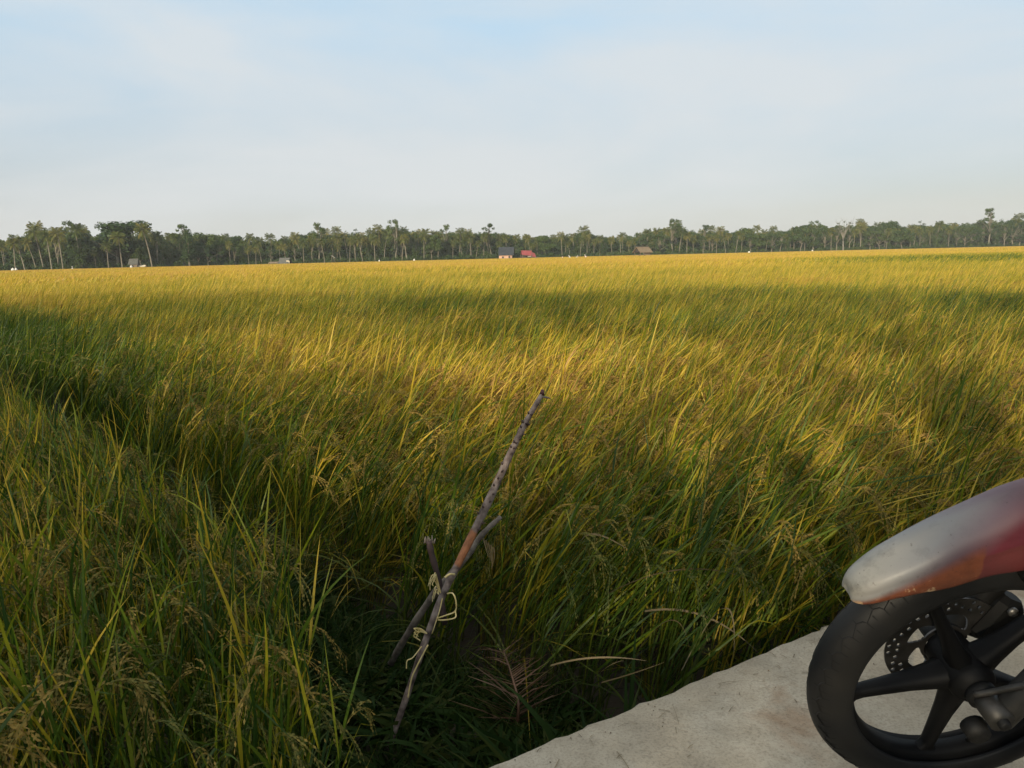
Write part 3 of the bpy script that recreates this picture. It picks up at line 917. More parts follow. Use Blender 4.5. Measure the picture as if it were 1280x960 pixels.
def far_wood():
    """the mass of trees and undergrowth behind the front rows"""
    rng = np.random.default_rng(66)
    c = bpy.data.collections.new("wood_kinds")
    protos = []
    for i, m in enumerate([shrub_mesh(900 + j) for j in range(4)]):
        o = bpy.data.objects.new("wood_%02d" % i, m.mesh("wood_%02d" % i, [M_tree])); c.objects.link(o)
    for i, (k, v) in enumerate([('wide', 0), ('column', 1), ('wide', 2), ('round', 1)]):
        o = bpy.data.objects.new("wood_%02d" % (i + 4), BROAD[k][v % len(BROAD[k])][1]); c.objects.link(o)
    P, S, I = [], [], []
    for px in np.arange(-420, 1900, 4.2):
        for back in (2, 7, 13, 20, 28):
            q = edge_point(px + rng.uniform(-3, 3), back + rng.uniform(-1.5, 4)); P.append(q); S.append(rng.uniform(.55, 1.25) + back * .02); I.append(rng.integers(0, 4))
    for px in np.arange(-420, 1900, 7):
        for back in (22, 34):
            P.append(edge_point(px + rng.uniform(-3, 3), back + rng.uniform(-4, 4))); S.append(rng.uniform(2.0, 3.2)); I.append(rng.integers(0, 4))
    for px in np.arange(-420, 1900, 8):
        for back in (38, 52, 68, 90):
            b = back + rng.uniform(-5, 6)
            q = edge_point(px + rng.uniform(-4, 4), b)
            h = edge_height(px, b) * rng.uniform(.74, .92)
            P.append(q); S.append(h / 14.5); I.append(rng.integers(4, 8))
    n = len(P)
    o = scatter_object("far_wood", [(c, np.array(P), rng.uniform(0, 6.28, n), np.array(S), np.array(I), np.zeros(n))])
    tag(o, "dark undergrowth and massed trees filling the treeline behind the palms", "wood", kind='stuff')
far_wood()

# trees and bushes behind the camera, across the road: they cast the shade over the near rice
def shade_row():
    rng = np.random.default_rng(77)
    nrm = np.array([math.sin(SUN_AZ), math.cos(SUN_AZ)]); along = np.array([nrm[1], -nrm[0]])
    dist = -10.0
    k = 0
    for a in np.arange(-38, 24, 3.5):
        p = nrm * (dist + rng.uniform(-.4, .4)) + along * (a + rng.uniform(-.15, .15))
        c, t = MB(), MB()
        lo, hi = 4.5, 6.6
        cen = [np.array([x, rng.uniform(-1.0, 1.0), z + rng.normal(0, .08)]) for x in np.linspace(-1.6, 1.6, 3) for z in (lo + .5, hi - .6)]
        for q in range(1200):
            z = lo + (hi - lo) * rng.beta(1.15, 1.05)
            leaf_cards(c, [np.array([rng.uniform(-1.85, 1.85), rng.uniform(-1.3, 1.3), z + .12 * math.sin(a)])], [.01], 1, .155, rng)
        t.tube(bez((0, 0, 0), (.1, 0, 2), (0, .1, 5.0), 6), np.linspace(.13, .045, 6), 7)
        for q in cen[:6]: t.tube(bez((0, .09, 4.7), (q + [0, 0, 4.8]) / 2, q, 4), np.linspace(.04, .02, 4), 5)
        e = empty("roadside_tree", (p[0], p[1], -.4))
        t.build("trunk", M_bark, e); c.build("crown", M_tree, e)
        tag(e, "low spreading tree in the row behind the camera across the road", "tree", "shade trees across the road")
    for a in np.arange(-40, 26, 1.5):
        p = nrm * (dist + rng.uniform(-.5, .2)) + along * (a + rng.uniform(-.3, .3))
        c = MB()
        cen = [np.array([x + rng.normal(0, .1), rng.uniform(-.6, .6), z + rng.normal(0, .07)]) for x in (-.75, 0, .75) for z in (.5, 1.1, 1.8, 2.5)]
        leaf_cards(c, cen, [rng.uniform(.6, .75) for _ in cen], 1100, .32, rng, squash=.8)
        for q in range(1300):
            z = 2.5 + (2.15 if -.6 < a < 9 else 1.75) * rng.beta(1.0, 1.5)
            leaf_cards(c, [np.array([rng.uniform(-.85, .85), rng.uniform(-.6, .6), z])], [.01], 1, .15, rng)
        o = c.build("roadside_bush", M_tree, None, (p[0], p[1], -.4))
        tag(o, "tall leafy bush in the hedge behind the camera across the road", "bush", "hedge bushes across the road")
shade_row()

# ------------------------------------------------------------------ huts, people and small things at the far edge of the field
M_brick = surf_mat("brick_wall", (.36, .21, .14), (.46, .29, .20), scale=3, rough=.9, bump=0)
M_dark_roof = surf_mat("dark_roof_sheet", (.018, .024, .030), (.032, .036, .042), scale=1, rough=.8, bump=0, spec=.2)
M_red_roof = surf_mat("red_roof_sheet", (.17, .026, .026), (.24, .042, .036), scale=1, rough=.6, bump=0)
M_thatch = surf_mat("thatch", (.11, .078, .045), (.19, .14, .085), scale=4, rough=.95, bump=0)
M_grey_thatch = surf_mat("grey_thatch", (.05, .05, .043), (.09, .09, .078), scale=3, rough=.95, bump=0)
M_old_wood = surf_mat("old_wood", (.10, .075, .05), (.18, .14, .10), scale=3, rough=.9, bump=0)
M_dark = surf_mat("dark_board", (.02, .018, .016), (.05, .04, .032), scale=3, rough=.9, bump=0)
M_cream = surf_mat("cream_cloth", (.40, .35, .25), (.48, .43, .32), scale=6, rough=.9, bump=0)
M_white = surf_mat("white_cloth", (.46, .45, .41), (.56, .55, .50), scale=6, rough=.9, bump=0)
M_pink = surf_mat("pale_pink_cloth", (.66, .50, .48), (.74, .60, .57), scale=6, rough=.9, bump=0)
M_navy = surf_mat("dark_cloth", (.05, .045, .06), (.09, .07, .08), scale=6, rough=.9, bump=0)
M_skin = surf_mat("skin", (.22, .13, .085), (.26, .16, .11), scale=6, rough=.6, bump=0)
M_hair = surf_mat("hair", (.012, .010, .009), (.02, .017, .015), scale=6, rough=.6, bump=0)

def gable(b, w, d, z0, z1, over=.0, thick=.12, ridge='x'):
    """two sloping slabs; ridge along x"""
    for s in (-1, 1):
        y0 = s * (d / 2 + over)
        v = []
        for x in (-w / 2 - over, w / 2 + over):
            for (y, z) in ((0, z1), (y0, z0), (y0, z0 - thick), (0, z1 - thick)): v.append((x, y, z))
        if s < 0: v = v[4:] + v[:4]
        b.add(v, [(0, 1, 2, 3), (7, 6, 5, 4), (0, 4, 5, 1), (1, 5, 6, 2), (2, 6, 7, 3), (3, 7, 4, 0)], 0, .5, .5, False)

def far_things():
    # dark-roofed brick house
    q = edge_point(637, -9)
    e = tag(empty("brick_house", q, R(-6)), "small pinkish brick house with a tall dark roof at the field's edge", "house")
    b = MB(); b.box((-.4, 0, 1.35), (6.4, 5, 2.7)); w = b.build("wall", M_brick, e)
    b = MB(); gable(b, 7.2, 5.6, 2.6, 6.6, .3, .15)
    for s in (-1, 1): b.add([(s * 3.2, -2.6, 2.7), (s * 3.2, 2.6, 2.7), (s * 3.2, 0, 6.3)], [(0, 1, 2)] if s > 0 else [(2, 1, 0)], 0, .5, .5, False)
    b.build("roof", M_dark_roof, e)
    b = MB(); b.box((1.7, -2.53, 1.15), (.95, .08, 2.1)); b.build("door", M_dark, e)
    b = MB(); b.box((-1.6, -2.53, 1.5), (1.0, .08, .9)); b.build("window", M_dark, e)
    # red roofed hut
    q = edge_point(662.5, -14)
    e = tag(empty("field_hut", q, R(10)), "open hut with a sagging red sheet roof at the field's edge", "hut")
    b = MB()
    b.add([(-3.2, -2.6, 2.5), (1.6, -2.6, 2.0), (2.4, .2, 4.5), (-3.0, .2, 4.7), (-3.2, -2.6, 2.42), (1.6, -2.6, 1.92), (2.4, .2, 4.42), (-3.0, .2, 4.62)],
          [(0, 1, 2, 3), (7, 6, 5, 4), (0, 4, 5, 1), (1, 5, 6, 2), (2, 6, 7, 3), (3, 7, 4, 0)], 0, .5, .5, False)
    b.add([(-3.0, .3, 4.7), (2.4, .3, 4.5), (2.4, 2.8, 2.6), (-3.0, 2.8, 2.7)], [(0, 1, 2, 3)], 0, .5, .5, False)
    b.build("roof", M_red_roof, e)
    b = MB(); b.add([(1.9, -2.8, 1.5), (4.1, -2.2, 1.35), (3.9, .0, 3.1), (2.3, .1, 3.9), (1.9, -2.8, 1.42), (4.1, -2.2, 1.27), (3.9, .0, 3.02), (2.3, .1, 3.82)],
          [(0, 1, 2, 3), (7, 6, 5, 4), (0, 4, 5, 1), (1, 5, 6, 2), (2, 6, 7, 3), (3, 7, 4, 0)], 0, .5, .5, False); b.build("side_roof", M_red_roof, e)
    for x, y, z in ((-3, -2.4, 2.4), (1.5, -2.4, 1.9), (-2.9, 2.4, 2.7), (2.2, 2.4, 2.6), (3.8, -2.0, 1.3)):
        b = MB(); b.tube([(x, y, 0), (x, y, z)], .09, 6); b.build("post", M_old_wood, e)
    b = MB(); b.box((-.5, 1.6, 1.0), (5.0, .1, 2.0)); b.build("back_wall", M_dark, e)
    # boxy machine with sacks in front of it
    q = edge_point(665, -70)
    e = tag(empty("thresher", q, R(15)), "small dark boxy thresher with pale sheaves on top before the red-roofed hut", "machine")
    b = MB(); b.box((0, 0, 1.05), (1.25, 1.0, .9), bevel=.06); b.build("body", M_dark, e)
    b = MB(); b.box((0, 0, 1.62), (1.4, 1.1, .25), bevel=.1); b.build("sheaf_load", M_cream, e)
    b = MB(); b.box((.8, -.1, 1.1), (.5, .6, .12), np.array(Matrix.Rotation(.5, 3, 'Y'))); b.build("feed_chute", M_old_wood, e)
    for x in (-.5, .5):
        for y in (-.4, .4):
            b = MB(); b.tube([(x, y, 0), (x, y, .65)], .05, 6); b.build("leg", M_old_wood, e)
    q = edge_point(673, -60)
    e = tag(empty("low_cart", q, R(5)), "low dark cart standing right of the boxy thresher", "cart")
    b = MB(); b.box((0, 0, 1.15), (1.5, .9, .35), bevel=.05); b.build("bed", M_dark, e)
    for s in (-1, 1):
        b = MB(); b.lathe([(.0, -.04), (.55, -.05), (.58, 0), (.55, .05), (0, .04)], (np.eye(3), (0, s * .52, .58)), 16); b.build("wheel", M_old_wood, e)
    b = MB(); b.tube([(.7, 0, 1.1), (2.0, 0, .9)], .05, 6); b.build("shaft", M_old_wood, e)
    # thatched stilt hut
    Y = 262; q = np.array([(804.5 - 640) / F_PX * Y, Y, GROUND_Z])
    e = tag(empty("stilt_hut", q, R(30)), "brown thatched hut on stilts standing out in the golden field", "hut")
    b = MB(); gable(b, 4.7, 3.6, 2.15, 4.0, .35, .22); b.build("roof", M_thatch, e)
    b = MB(); b.box((0, 0, 4.03), (5.3, .5, .16), bevel=.05); b.build("ridge_cap", M_grey_thatch, e)
    b = MB()
    for s in (-1, 1): b.add([(s * 2.3, -1.8, 2.05), (s * 2.3, 1.8, 2.05), (s * 2.3, 0, 3.7)], [(0, 1, 2), (2, 1, 0)][:1], 0, .5, .5, False)
    b.build("gable_end", M_dark, e)
    b = MB(); b.box((0, 0, 1.2), (4.5, 3.2, .12)); b.build("floor_deck", M_old_wood, e)
    for x in (-2.1, -.0, 2.1):
        for y in (-1.45, 1.45):
            b = MB(); b.tube([(x, y, 0), (x, y, 2.35)], .10, 6); b.build("stilt", M_old_wood, e)
    b = MB(); b.box((.9, -1.35, 1.6), (2.6, .06, .7)); b.build("rail_panel", M_old_wood, e)
    # grey shed left
    q = edge_point(178, -6)
    e = tag(empty("grey_shed", q, R(8)), "little grey-roofed shed under the trees in the left part", "shed")
    b = MB(); b.box((0, 0, 1.1), (2.6, 2.4, 2.2)); b.build("wall", M_old_wood, e)
    b = MB(); gable(b, 2.9, 2.8, 2.1, 4.3, .3, .12); b.build("roof", M_grey_thatch, e)
    b = MB(); b.box((-.3, -1.23, .9), (.8, .06, 1.7)); b.build("door", M_dark, e)
    q = edge_point(188, -7)
    o = MB(); gable(o, 2.6, 1.6, .9, 1.5, .1, .06); o = o.build("pale_awning", M_cream, None, q + (0, 0, .25))
    tag(o, "low pale awning beside the grey shed", "awning")
    # grey thatch shelter
    q = edge_point(364, -6)
    e = tag(empty("thatch_shelter", q, R(-12)), "low grey thatch shelter with a cream patch on its side", "shelter")
    b = MB(); gable(b, 4.6, 4.4, .9, 3.5, .2, .2); b.build("roof", M_grey_thatch, e)
    b = MB(); b.box((2.0, -1.4, 1.3), (1.5, .3, 1.9), np.array(Matrix.Rotation(.2, 3, 'Y'))); b.build("side_panel", M_cream, e)
    for x in (-2, 2):
        for y in (-1.9, 1.9): b = MB(); b.tube([(x, y, 0), (x, y, 1.1)], .08, 6); b.build("post", M_old_wood, e)
    q = edge_point(349.5, -22)
    e = tag(empty("lean_to", q, R(-4)), "low brown lean-to roof left of the grey thatch shelter", "shelter")
    b = MB(); b.add([(-2, -1, 1.35), (2, -1, 1.35), (2, 1, 1.9), (-2, 1, 1.9), (-2, -1, 1.15), (2, -1, 1.15), (2, 1, 1.7), (-2, 1, 1.7)],
                    [(0, 1, 2, 3), (7, 6, 5, 4), (0, 4, 5, 1), (1, 5, 6, 2), (2, 6, 7, 3), (3, 7, 4, 0)], 0, .5, .5, False); b.build("roof", M_thatch, e)
    for x in (-1.7, 1.7):
        for y in (-.9, .9): b = MB(); b.tube([(x, y, 0), (x, y, 1.3)], .07, 6); b.build("post", M_old_wood, e)
    # tilted white sheet roof
    q = edge_point(423.5, -2)
    e = tag(empty("sheet_shelter", q, R(10)), "tiny shelter with a tilted white sheet roof among the palm trunks", "shelter")
    b = MB(); b.box((0, 0, 3.6), (1.9, 1.6, .08), np.array(Matrix.Rotation(.55, 3, 'Y'))); b.build("roof", M_white, e)
    for x, z in ((-.7, 4.0), (.7, 3.15)):
        for y in (-.6, .6): b = MB(); b.tube([(x, y, 0), (x, y, z)], .07, 6); b.build("post", M_old_wood, e)
    # white sacks along the edge
    for px, w, back, lab in ((28, 1.1, -14, "bulging white sack at the left end of the field's edge"), (32, .8, -13, "small pale sack right of the bulging white sack"),
                             (174, .9, -12, "pale sack in front of the grey shed"), (480, .7, -10, "white sack left of centre at the foot of the palms"),
                             (523, .9, -8, "white sack lying high among trunks, left of the brick house"), (936, 1.3, -10, "pale sack heap right of the stilt hut"), (1014, .8, -10, "lone white sack below the dense bushy tree")):
        q = edge_point(px, back)
        b = MB(); b.lathe([(.0, 0), (.42 * w, .02), (.55 * w, .3), (.50 * w, .75), (.30 * w, 1.0), (.10 * w, 1.12), (.17 * w, 1.25), (0, 1.26)], (np.eye(3), (0, 0, .55)), 10, axis='z')
        tag(b.build("sack", M_white, None, q), lab, "sack")
far_things()

def person(px, Y, pose, shirt, label, rz=0.0, hat=None, h=1.58):
    """one skinned body with shirt and hair as children"""
    q = np.array([(px - 640) / F_PX * Y, Y, GROUND_Z])
    e = tag(empty("person", q, rz), label, "person", "workers out in the golden field")
    k = h / 1.6
    bend = {'stand': .05, 'bend': 1.0, 'stoop': .55}[pose]
    hip = np.array([0, 0, .86]); sp = np.array([math.sin(bend), 0, math.cos(bend)])
    chest = hip + sp * .42; neck = hip + sp * .56; head = neck + np.array([math.sin(bend * .8), 0, math.cos(bend * .8)]) * .19
    V, E, Rd = [], [], []
    def add(p, r, par=None):
        V.append(tuple(np.array(p) * k)); Rd.append(r * k)
        if par is not None: E.append((par, len(V) - 1))
        return len(V) - 1
    h0 = add(hip, .13); c0 = add(hip + sp * .2, .125, h0); c1 = add(chest, .15, c0); n0 = add(neck, .06, c1); hd = add(head, .095, n0); add(head + (head - neck) * .5, .085, hd)
    for s in (-1, 1):
        a = add(hip + np.array([0, s * .1, -.06]), .095, h0); kn = add((.06, s * .11, .47), .065, a); an = add((.0, s * .12, .07), .042, kn); add((.14, s * .125, .03), .035, an)
        sh = add(chest + np.array([0, s * .19, .03]), .06, c1)
        el = add(chest + np.array([.10 + .1 * bend, s * .23, -.24]), .045, sh); wr = add(chest + np.array([.26 + .1 * bend, s * .18, -.40]), .034, el); add(chest + np.array([.32 + .1 * bend, s * .17, -.48]), .036, wr)
    me = bpy.data.meshes.new("body"); me.from_pydata(V, E, []); me.update()
    o = bpy.data.objects.new("body", me); COL.objects.link(o); o.parent = e
    sm = o.modifiers.new("skin", 'SKIN'); ss = o.modifiers.new("smooth", 'SUBSURF'); ss.levels = ss.render_levels = 1
    sk = me.skin_vertices[0].data if me.skin_vertices else None
    if sk is None:
        bm_layer = me.attributes
    else:
        for i, r in enumerate(Rd): sk[i].radius = (r, r); sk[i].use_root = (i == 0)
    me.materials.append(M_skin)
    b = MB(); b.tube([(hip + sp * z) * k for z in (-.08, .1, .28, .44, .52)], np.array([.17, .165, .185, .19, .10]) * k, 10)
    for s in (-1, 1): b.tube([(chest + np.array([0, s * .16, .03])) * k, (chest + np.array([.10 + .1 * bend, s * .23, -.22])) * k], [.085 * k, .07 * k], 8)
    b.build("shirt", shirt, e)
    b = MB()
    for s in (-1, 1): b.tube([(hip + np.array([0, s * .09, .02])) * k, np.array([.06, s * .11, .47]) * k, np.array([0, s * .12, .12]) * k], np.array([.125, .09, .075]) * k, 8)
    b.build("trousers", M_navy, e)
    up = (head - neck) / np.linalg.norm(head - neck)
    b = MB()
    if hat is not None:
        b.tube([(head + up * z) * k for z in (.02, .05, .13, .22)], np.array([.27, .24, .12, .015]) * k, 12); b.build("hat", hat, e)
    else:
        b.tube([(head + up * z - np.array([.02, 0, 0])) * k for z in (-.02, .05, .11, .135)], np.array([.108, .115, .09, .03]) * k, 10); b.build("hair", M_hair, e)
    return e
person(706, 268, 'stand', M_pink, "person with dark hair standing half hidden in rice, leftmost of the workers", R(200), None, 1.45)
person(715.3, 255, 'stoop', M_white, "person in a white top stooping, second worker right of the thresher", R(160), M_white, 1.62)
person(722.5, 262, 'bend', M_cream, "person in cream bending low between two stooping workers", R(20), M_white, 1.6)
person(735, 256, 'stoop', M_pink, "person in pale pink top and hat, rightmost of the field workers", R(170), M_white, 1.65)
person(101.5, 262, 'stand', M_white, "person dressed in white standing alone at the left end of the treeline", R(180), M_white, 1.62)

# ------------------------------------------------------------------ the propped branch, its straw tie, the dry frond
def branch_scene():
    m, nt, out = new_mat("stick_bark"); L = nt.links.new
    a_t = N(nt, "ShaderNodeAttribute", attribute_name="t")
    tc = N(nt, "ShaderNodeTexCoord"); no = N(nt, "ShaderNodeTexNoise", Scale=38, Detail=6); L(tc.outputs["Object"], no.inputs["Vector"])
    n2 = N(nt, "ShaderNodeTexNoise", Scale=9, Detail=3); L(tc.outputs["Object"], n2.inputs["Vector"])
    r1 = ramp(nt, [(.32, (.035, .023, .018)), (.47, (.120, .086, .070)), (.7, (.25, .20, .17))]); L(no.outputs["Fac"], r1.inputs["Fac"])
    ad = N(nt, "ShaderNodeMath", operation='MULTIPLY_ADD'); ad.inputs[1].default_value = .05; L(n2.outputs["Fac"], ad.inputs[0]); L(a_t.outputs["Fac"], ad.inputs[2])
    zone = ramp(nt, [(0, (0, 0, 0)), (.495, (0, 0, 0)), (.502, (1, 1, 1)), (.605, (1, 1, 1)), (.611, (0, 0, 0)), (1, (0, 0, 0))]); L(ad.outputs[0], zone.inputs["Fac"])
    r2 = ramp(nt, [(.35, (.15, .055, .022)), (.6, (.27, .105, .040))]); L(no.outputs["Fac"], r2.inputs["Fac"])
    mx = nt.nodes.new("ShaderNodeMix"); mx.data_type = 'RGBA'; L(zone.outputs["Color"], mx.inputs["Factor"]); L(r1.outputs["Color"], mx.inputs["A"]); L(r2.outputs["Color"], mx.inputs["B"])
    p = N(nt, "ShaderNodeBsdfPrincipled", Roughness=.75); L(mx.outputs["Result"], p.inputs["Base Color"])
    bp = N(nt, "ShaderNodeBump", Strength=.7, Distance=.004); L(no.outputs["Fac"], bp.inputs["Height"]); L(bp.outputs["Normal"], p.inputs["Normal"])
    L(p.outputs["BSDF"], out.inputs["Surface"])
    M_stick = m
    M_stick2 = surf_mat("prop_bark", (.085, .065, .05), (.20, .165, .13), scale=30, rough=.9, bump=.6, dist=.004)
    M_thorn = surf_mat("thorn", (.035, .02, .018), (.06, .035, .03), scale=20, rough=.7, bump=0)
    M_tip = surf_mat("red_tip", (.075, .014, .012), (.04, .012, .010), scale=60, rough=.6, bump=0)
    M_straw = surf_mat("straw_tie", (.50, .38, .13), (.62, .50, .24), scale=40, rough=.8, bump=.2, dist=.001)
    # points measured in the photograph, with the depth each one has
    def P(px, py, y): return pix_depth(px, py, y)
    z0 = pix_ground(484, 940, -.36)
    main = [z0, P(505, 880, 1.98), P(530, 806, 2.02), P(553, 745, 2.06), P(575, 700, 2.09), P(602, 645, 2.13), P(632, 580, 2.18), P(655, 532, 2.22), P(678, 492, 2.26)]
    org = z0.copy()
    pts = spline(main, 60); tt = np.linspace(0, 1, 60)
    rad = np.interp(tt, [0, .1, .3, .45, .62, .8, .97, 1], [.0085, .0088, .0098, .0108, .0122, .0103, .0074, .0058]) * (1 + .05 * np.sin(tt * 60))
    e = tag(empty("thorny_stick", org), "bare thorny stick leaning up out of the weeds with an orange peeled band", "stick")
    b = MB(); b.tube(pts - org, rad, 12, t=np.repeat(tt, 12)); b.build("stem", M_stick, e)
    b = MB(); b.tube([main[-1] - org - (.001, 0, .004), main[-1] - org + (.0, 0, .012)], [.0088, .004], 8); b.build("tip", M_tip, e)
    b = MB(); q = P(676, 497, 2.255) - org; b.tube(bez(q, q + (.018, 0, .004), q + (.032, 0, -.006), 5), [.004, .0035, .003, .0025, .001], 6); b.build("twig", M_stick2, e)
    rng = np.random.default_rng(9)
    for k in range(30):                          # thorns, each one its own piece
        t = rng.uniform(.60, .97); i = int(t * 59)
        tg = pts[min(i + 1, 59)] - pts[i]; tg /= np.linalg.norm(tg)
        tocam = -pts[i]; tocam[2] += CAM_H; tocam /= np.linalg.norm(tocam)
        d = tocam * rng.uniform(.3, 1) + np.cross(tg, tocam) * rng.uniform(-.9, .9); d -= tg * (d @ tg); d /= np.linalg.norm(d)
        c = pts[i] + d * rad[i] * .9 - org
        b = MB(); b.tube([c - d * .003, c + d * .004 + tg * .001, c + d * .011 + tg * .005], [.0042, .0026, .0005], 6); b.build("thorn", M_thorn, e)
    # the short prop behind it and the broken stub
    a = pix_ground(482, 842, -.36)
    prop = [a, P(505, 800, 2.26), P(543, 742, 2.20), P(580, 700, 2.18), P(603, 668, 2.19), P(626, 646, 2.22)]
    pp = spline(prop, 30)
    e2 = tag(empty("prop_branch", a), "darker crooked branch crossing behind the thorny stick as its prop", "branch")
    b = MB(); b.tube(pp - a, np.interp(np.linspace(0, 1, 30), [0, .5, 1], [.0115, .0112, .007]) * (1 + .10 * np.sin(np.linspace(0, 50, 30))), 10); b.build("stem", M_stick2, e2)
    for k in range(5):
        q = P(604 + k * 3.2, 672 + 3 * k, 2.175) - a
        b = MB(); b.ribbon(bez(q, q + (.006, 0, -.03), q + (rng.uniform(-.004, .016), 0, -rng.uniform(.05, .085)), 6), np.array([.004, .004, .003, .003, .002, .001]), (1, .3, 0), 0, rng.random()); b.build("root_fibre", M_dry, e2)
    s0 = pix_depth(556, 742, 2.17)
    e3 = tag(empty("broken_stub", (s0[0], s0[1], s0[2])), "short dark broken stub standing up left of the crossing sticks", "stub")
    st = spline([P(556, 780, 2.15), P(548, 725, 2.15), P(540, 695, 2.15), P(536, 676, 2.15)], 14)
    b = MB(); b.tube(st - s0, np.linspace(.009, .0098, 14) * (1 + .12 * np.sin(np.arange(14) * 1.9)), 9); b.build("stem", M_thorn, e3)
    for k in range(7):
        q = P(531 + k * 1.9, 678 + rng.uniform(-2, 3), 2.15) - s0
        b = MB(); b.tube([q, q + np.array([rng.uniform(-.008, .008), 0, rng.uniform(.010, .026)])], [.004, .0008], 5); b.build("splinter", M_stick2, e3)
    # the raffia tie
    t0 = P(548, 742, 2.03)
    e4 = tag(empty("straw_tie", t0), "yellow straw string knotted round the crossing sticks", "string")
    def strand(pl, nm, r=.0022):
        b = MB(); b.tube(spline(pl, 28) - t0, r, 6); b.build(nm, M_straw, e4)
    strand([P(556, 722, 2.03), P(562, 718, 2.035), P(568, 718, 2.06)], "wrap", .0032)
    strand([P(559, 742, 2.04), P(566, 742, 2.03), P(570, 752, 2.02), P(569, 764, 2.02), P(558, 769, 2.0), P(546, 773, 2.0)], "loop")
    strand([P(569, 763, 2.02), P(569, 772, 2.0), P(556, 775, 2.0), P(547, 775, 2.0)], "loop")
    strand([P(553, 748, 2.01), P(549, 765, 2.0), P(544, 780, 1.99), P(540, 792, 1.99)], "loose_end", .0016)
    for k in range(11):
        x, y = rng.uniform(536, 549), rng.uniform(720, 746)
        strand([P(551, 741, 2.04), P((x + 551) / 2 - 2, y - 4, 2.03), P(x, y, 2.02), P(x + rng.uniform(-3, 3), y + rng.uniform(-8, 10), 2.02)], "knot_fibre", .0013)
    for k in range(5):
        x = rng.uniform(515, 524); y = rng.uniform(784, 797)
        strand([P(534, 792, 2.0), P(526, 786 + k, 2.0), P(x, y, 1.99), P(x + 5, y + 5, 1.99)], "curl", .0014)
    strand([P(535, 806, 1.985), P(520, 835, 1.97), P(514, 850, 1.965), P(510, 872, 1.96)], "bark_strip", .0022)
    strand([P(527, 808, 1.985), P(516, 822, 1.97), P(509, 826, 1.965), P(508, 836, 1.96)], "bark_strip", .0016)
branch_scene()

def dry_frond():
    rng = np.random.default_rng(12)
    a = pix_ground(645, 915, -.33)
    ax = spline([a, pix_depth(648, 880, 1.98), pix_depth(640, 845, 2.06), pix_depth(629, 812, 2.16)], 16) - a
    e = tag(empty("dry_palm_frond", a), "dry red-brown palm frond lying in the weeds by the road's edge", "palm frond")
    b = MB(); b.tube(ax, np.linspace(.006, .002, 16), 6); b.build("rib", M_frond_dry, e)
    b = MB()
    for s in np.linspace(.02, .98, 40):
        i = s * 15; j = min(int(i), 14); p0 = ax[j] + (ax[j + 1] - ax[j]) * (i - j)
        tg = ax[j + 1] - ax[j]; tg /= np.linalg.norm(tg)
        for sg in (-1, 1):
            sd = np.array([sg * .9, -.25, 0]) + tg * rng.uniform(.5, .95) + rng.normal(0, .12, 3); sd /= np.linalg.norm(sd)
            L_ = (.235 - .12 * s) * rng.uniform(.6, 1.1) * (1.0 if sg < 0 else .75)
            b.ribbon(np.array([p0, p0 + sd * L_ * .5, p0 + sd * L_ + (0, 0, -.02 * rng.random())]), [.0065, .006, .001], np.cross(sd, rng.normal(0, .3, 3) + np.array([0, .5, 1])), 0, rng.random(), .5, 1)
    b.build("leaflets", M_frond_dry, e)
dry_frond()

def fallen_blades():
    """pale dry rice leaves arching over the road's edge, each one a thing"""
    rng = np.random.default_rng(15)
    arcs = [((798, 812), (840, 775), (862, 812), 1.85), ((852, 838), (905, 760), (917, 822), 1.95), ((806, 764), (880, 770), (948, 816), 2.0), ((760, 742), (850, 712), (936, 724), 2.0),
            ((688, 832), (745, 822), (808, 826), 1.75), ((930, 745), (985, 705), (1040, 722), 2.15), ((705, 668), (760, 655), (838, 640), 2.3), ((830, 742), (870, 690), (905, 690), 2.15),
            ((752, 853), (790, 842), (830, 828), 1.7), ((740, 850), (762, 832), (780, 826), 1.72), ((880, 790), (940, 752), (968, 742), 2.05), ((725, 680), (745, 668), (790, 690), 2.2)]
    labs = ["small pale dry leaf hooked over near the middle of the road's edge", "tall hooked dry leaf arching down to the concrete", "long dry leaf slanting down right onto the road's edge", "flat pale leaf arching in front of the right-hand rice",
            "green-grey straight leaf lying level above the road's edge", "pale leaf arching left of the motorcycle's fender", "long straw leaf arching right of the thorny stick", "dry leaf bent sharply in the right-hand rice",
            "straight dry straw lying low along the road's edge", "short dry straw beside the dry palm frond", "thin dry leaf rising behind the tall hooked leaf", "yellowish leaf bending right beside the stick's prop"]
    for (p0, p1, p2, y), lab in zip(arcs, labs):
        a, c, d = pix_depth(*p0, y), pix_depth(*p1, y + .03), pix_depth(*p2, y - .02)
        pts = bez(a, 2 * c - (a + d) / 2, d, 14) - a
        b = MB(); b.ribbon(pts, .0065 * np.clip(1.1 - np.linspace(0, 1, 14) ** 3, .1, 1), np.array([.3, -.5, .8]) + rng.normal(0, .2, 3), 0, .3 + .7 * rng.random(), .5, 1)
        o = b.build("dry_leaf", M_dry, None, a); o.location = a
        tag(o, lab, "dry leaf", "dry leaves arching by the road")
fallen_blades()

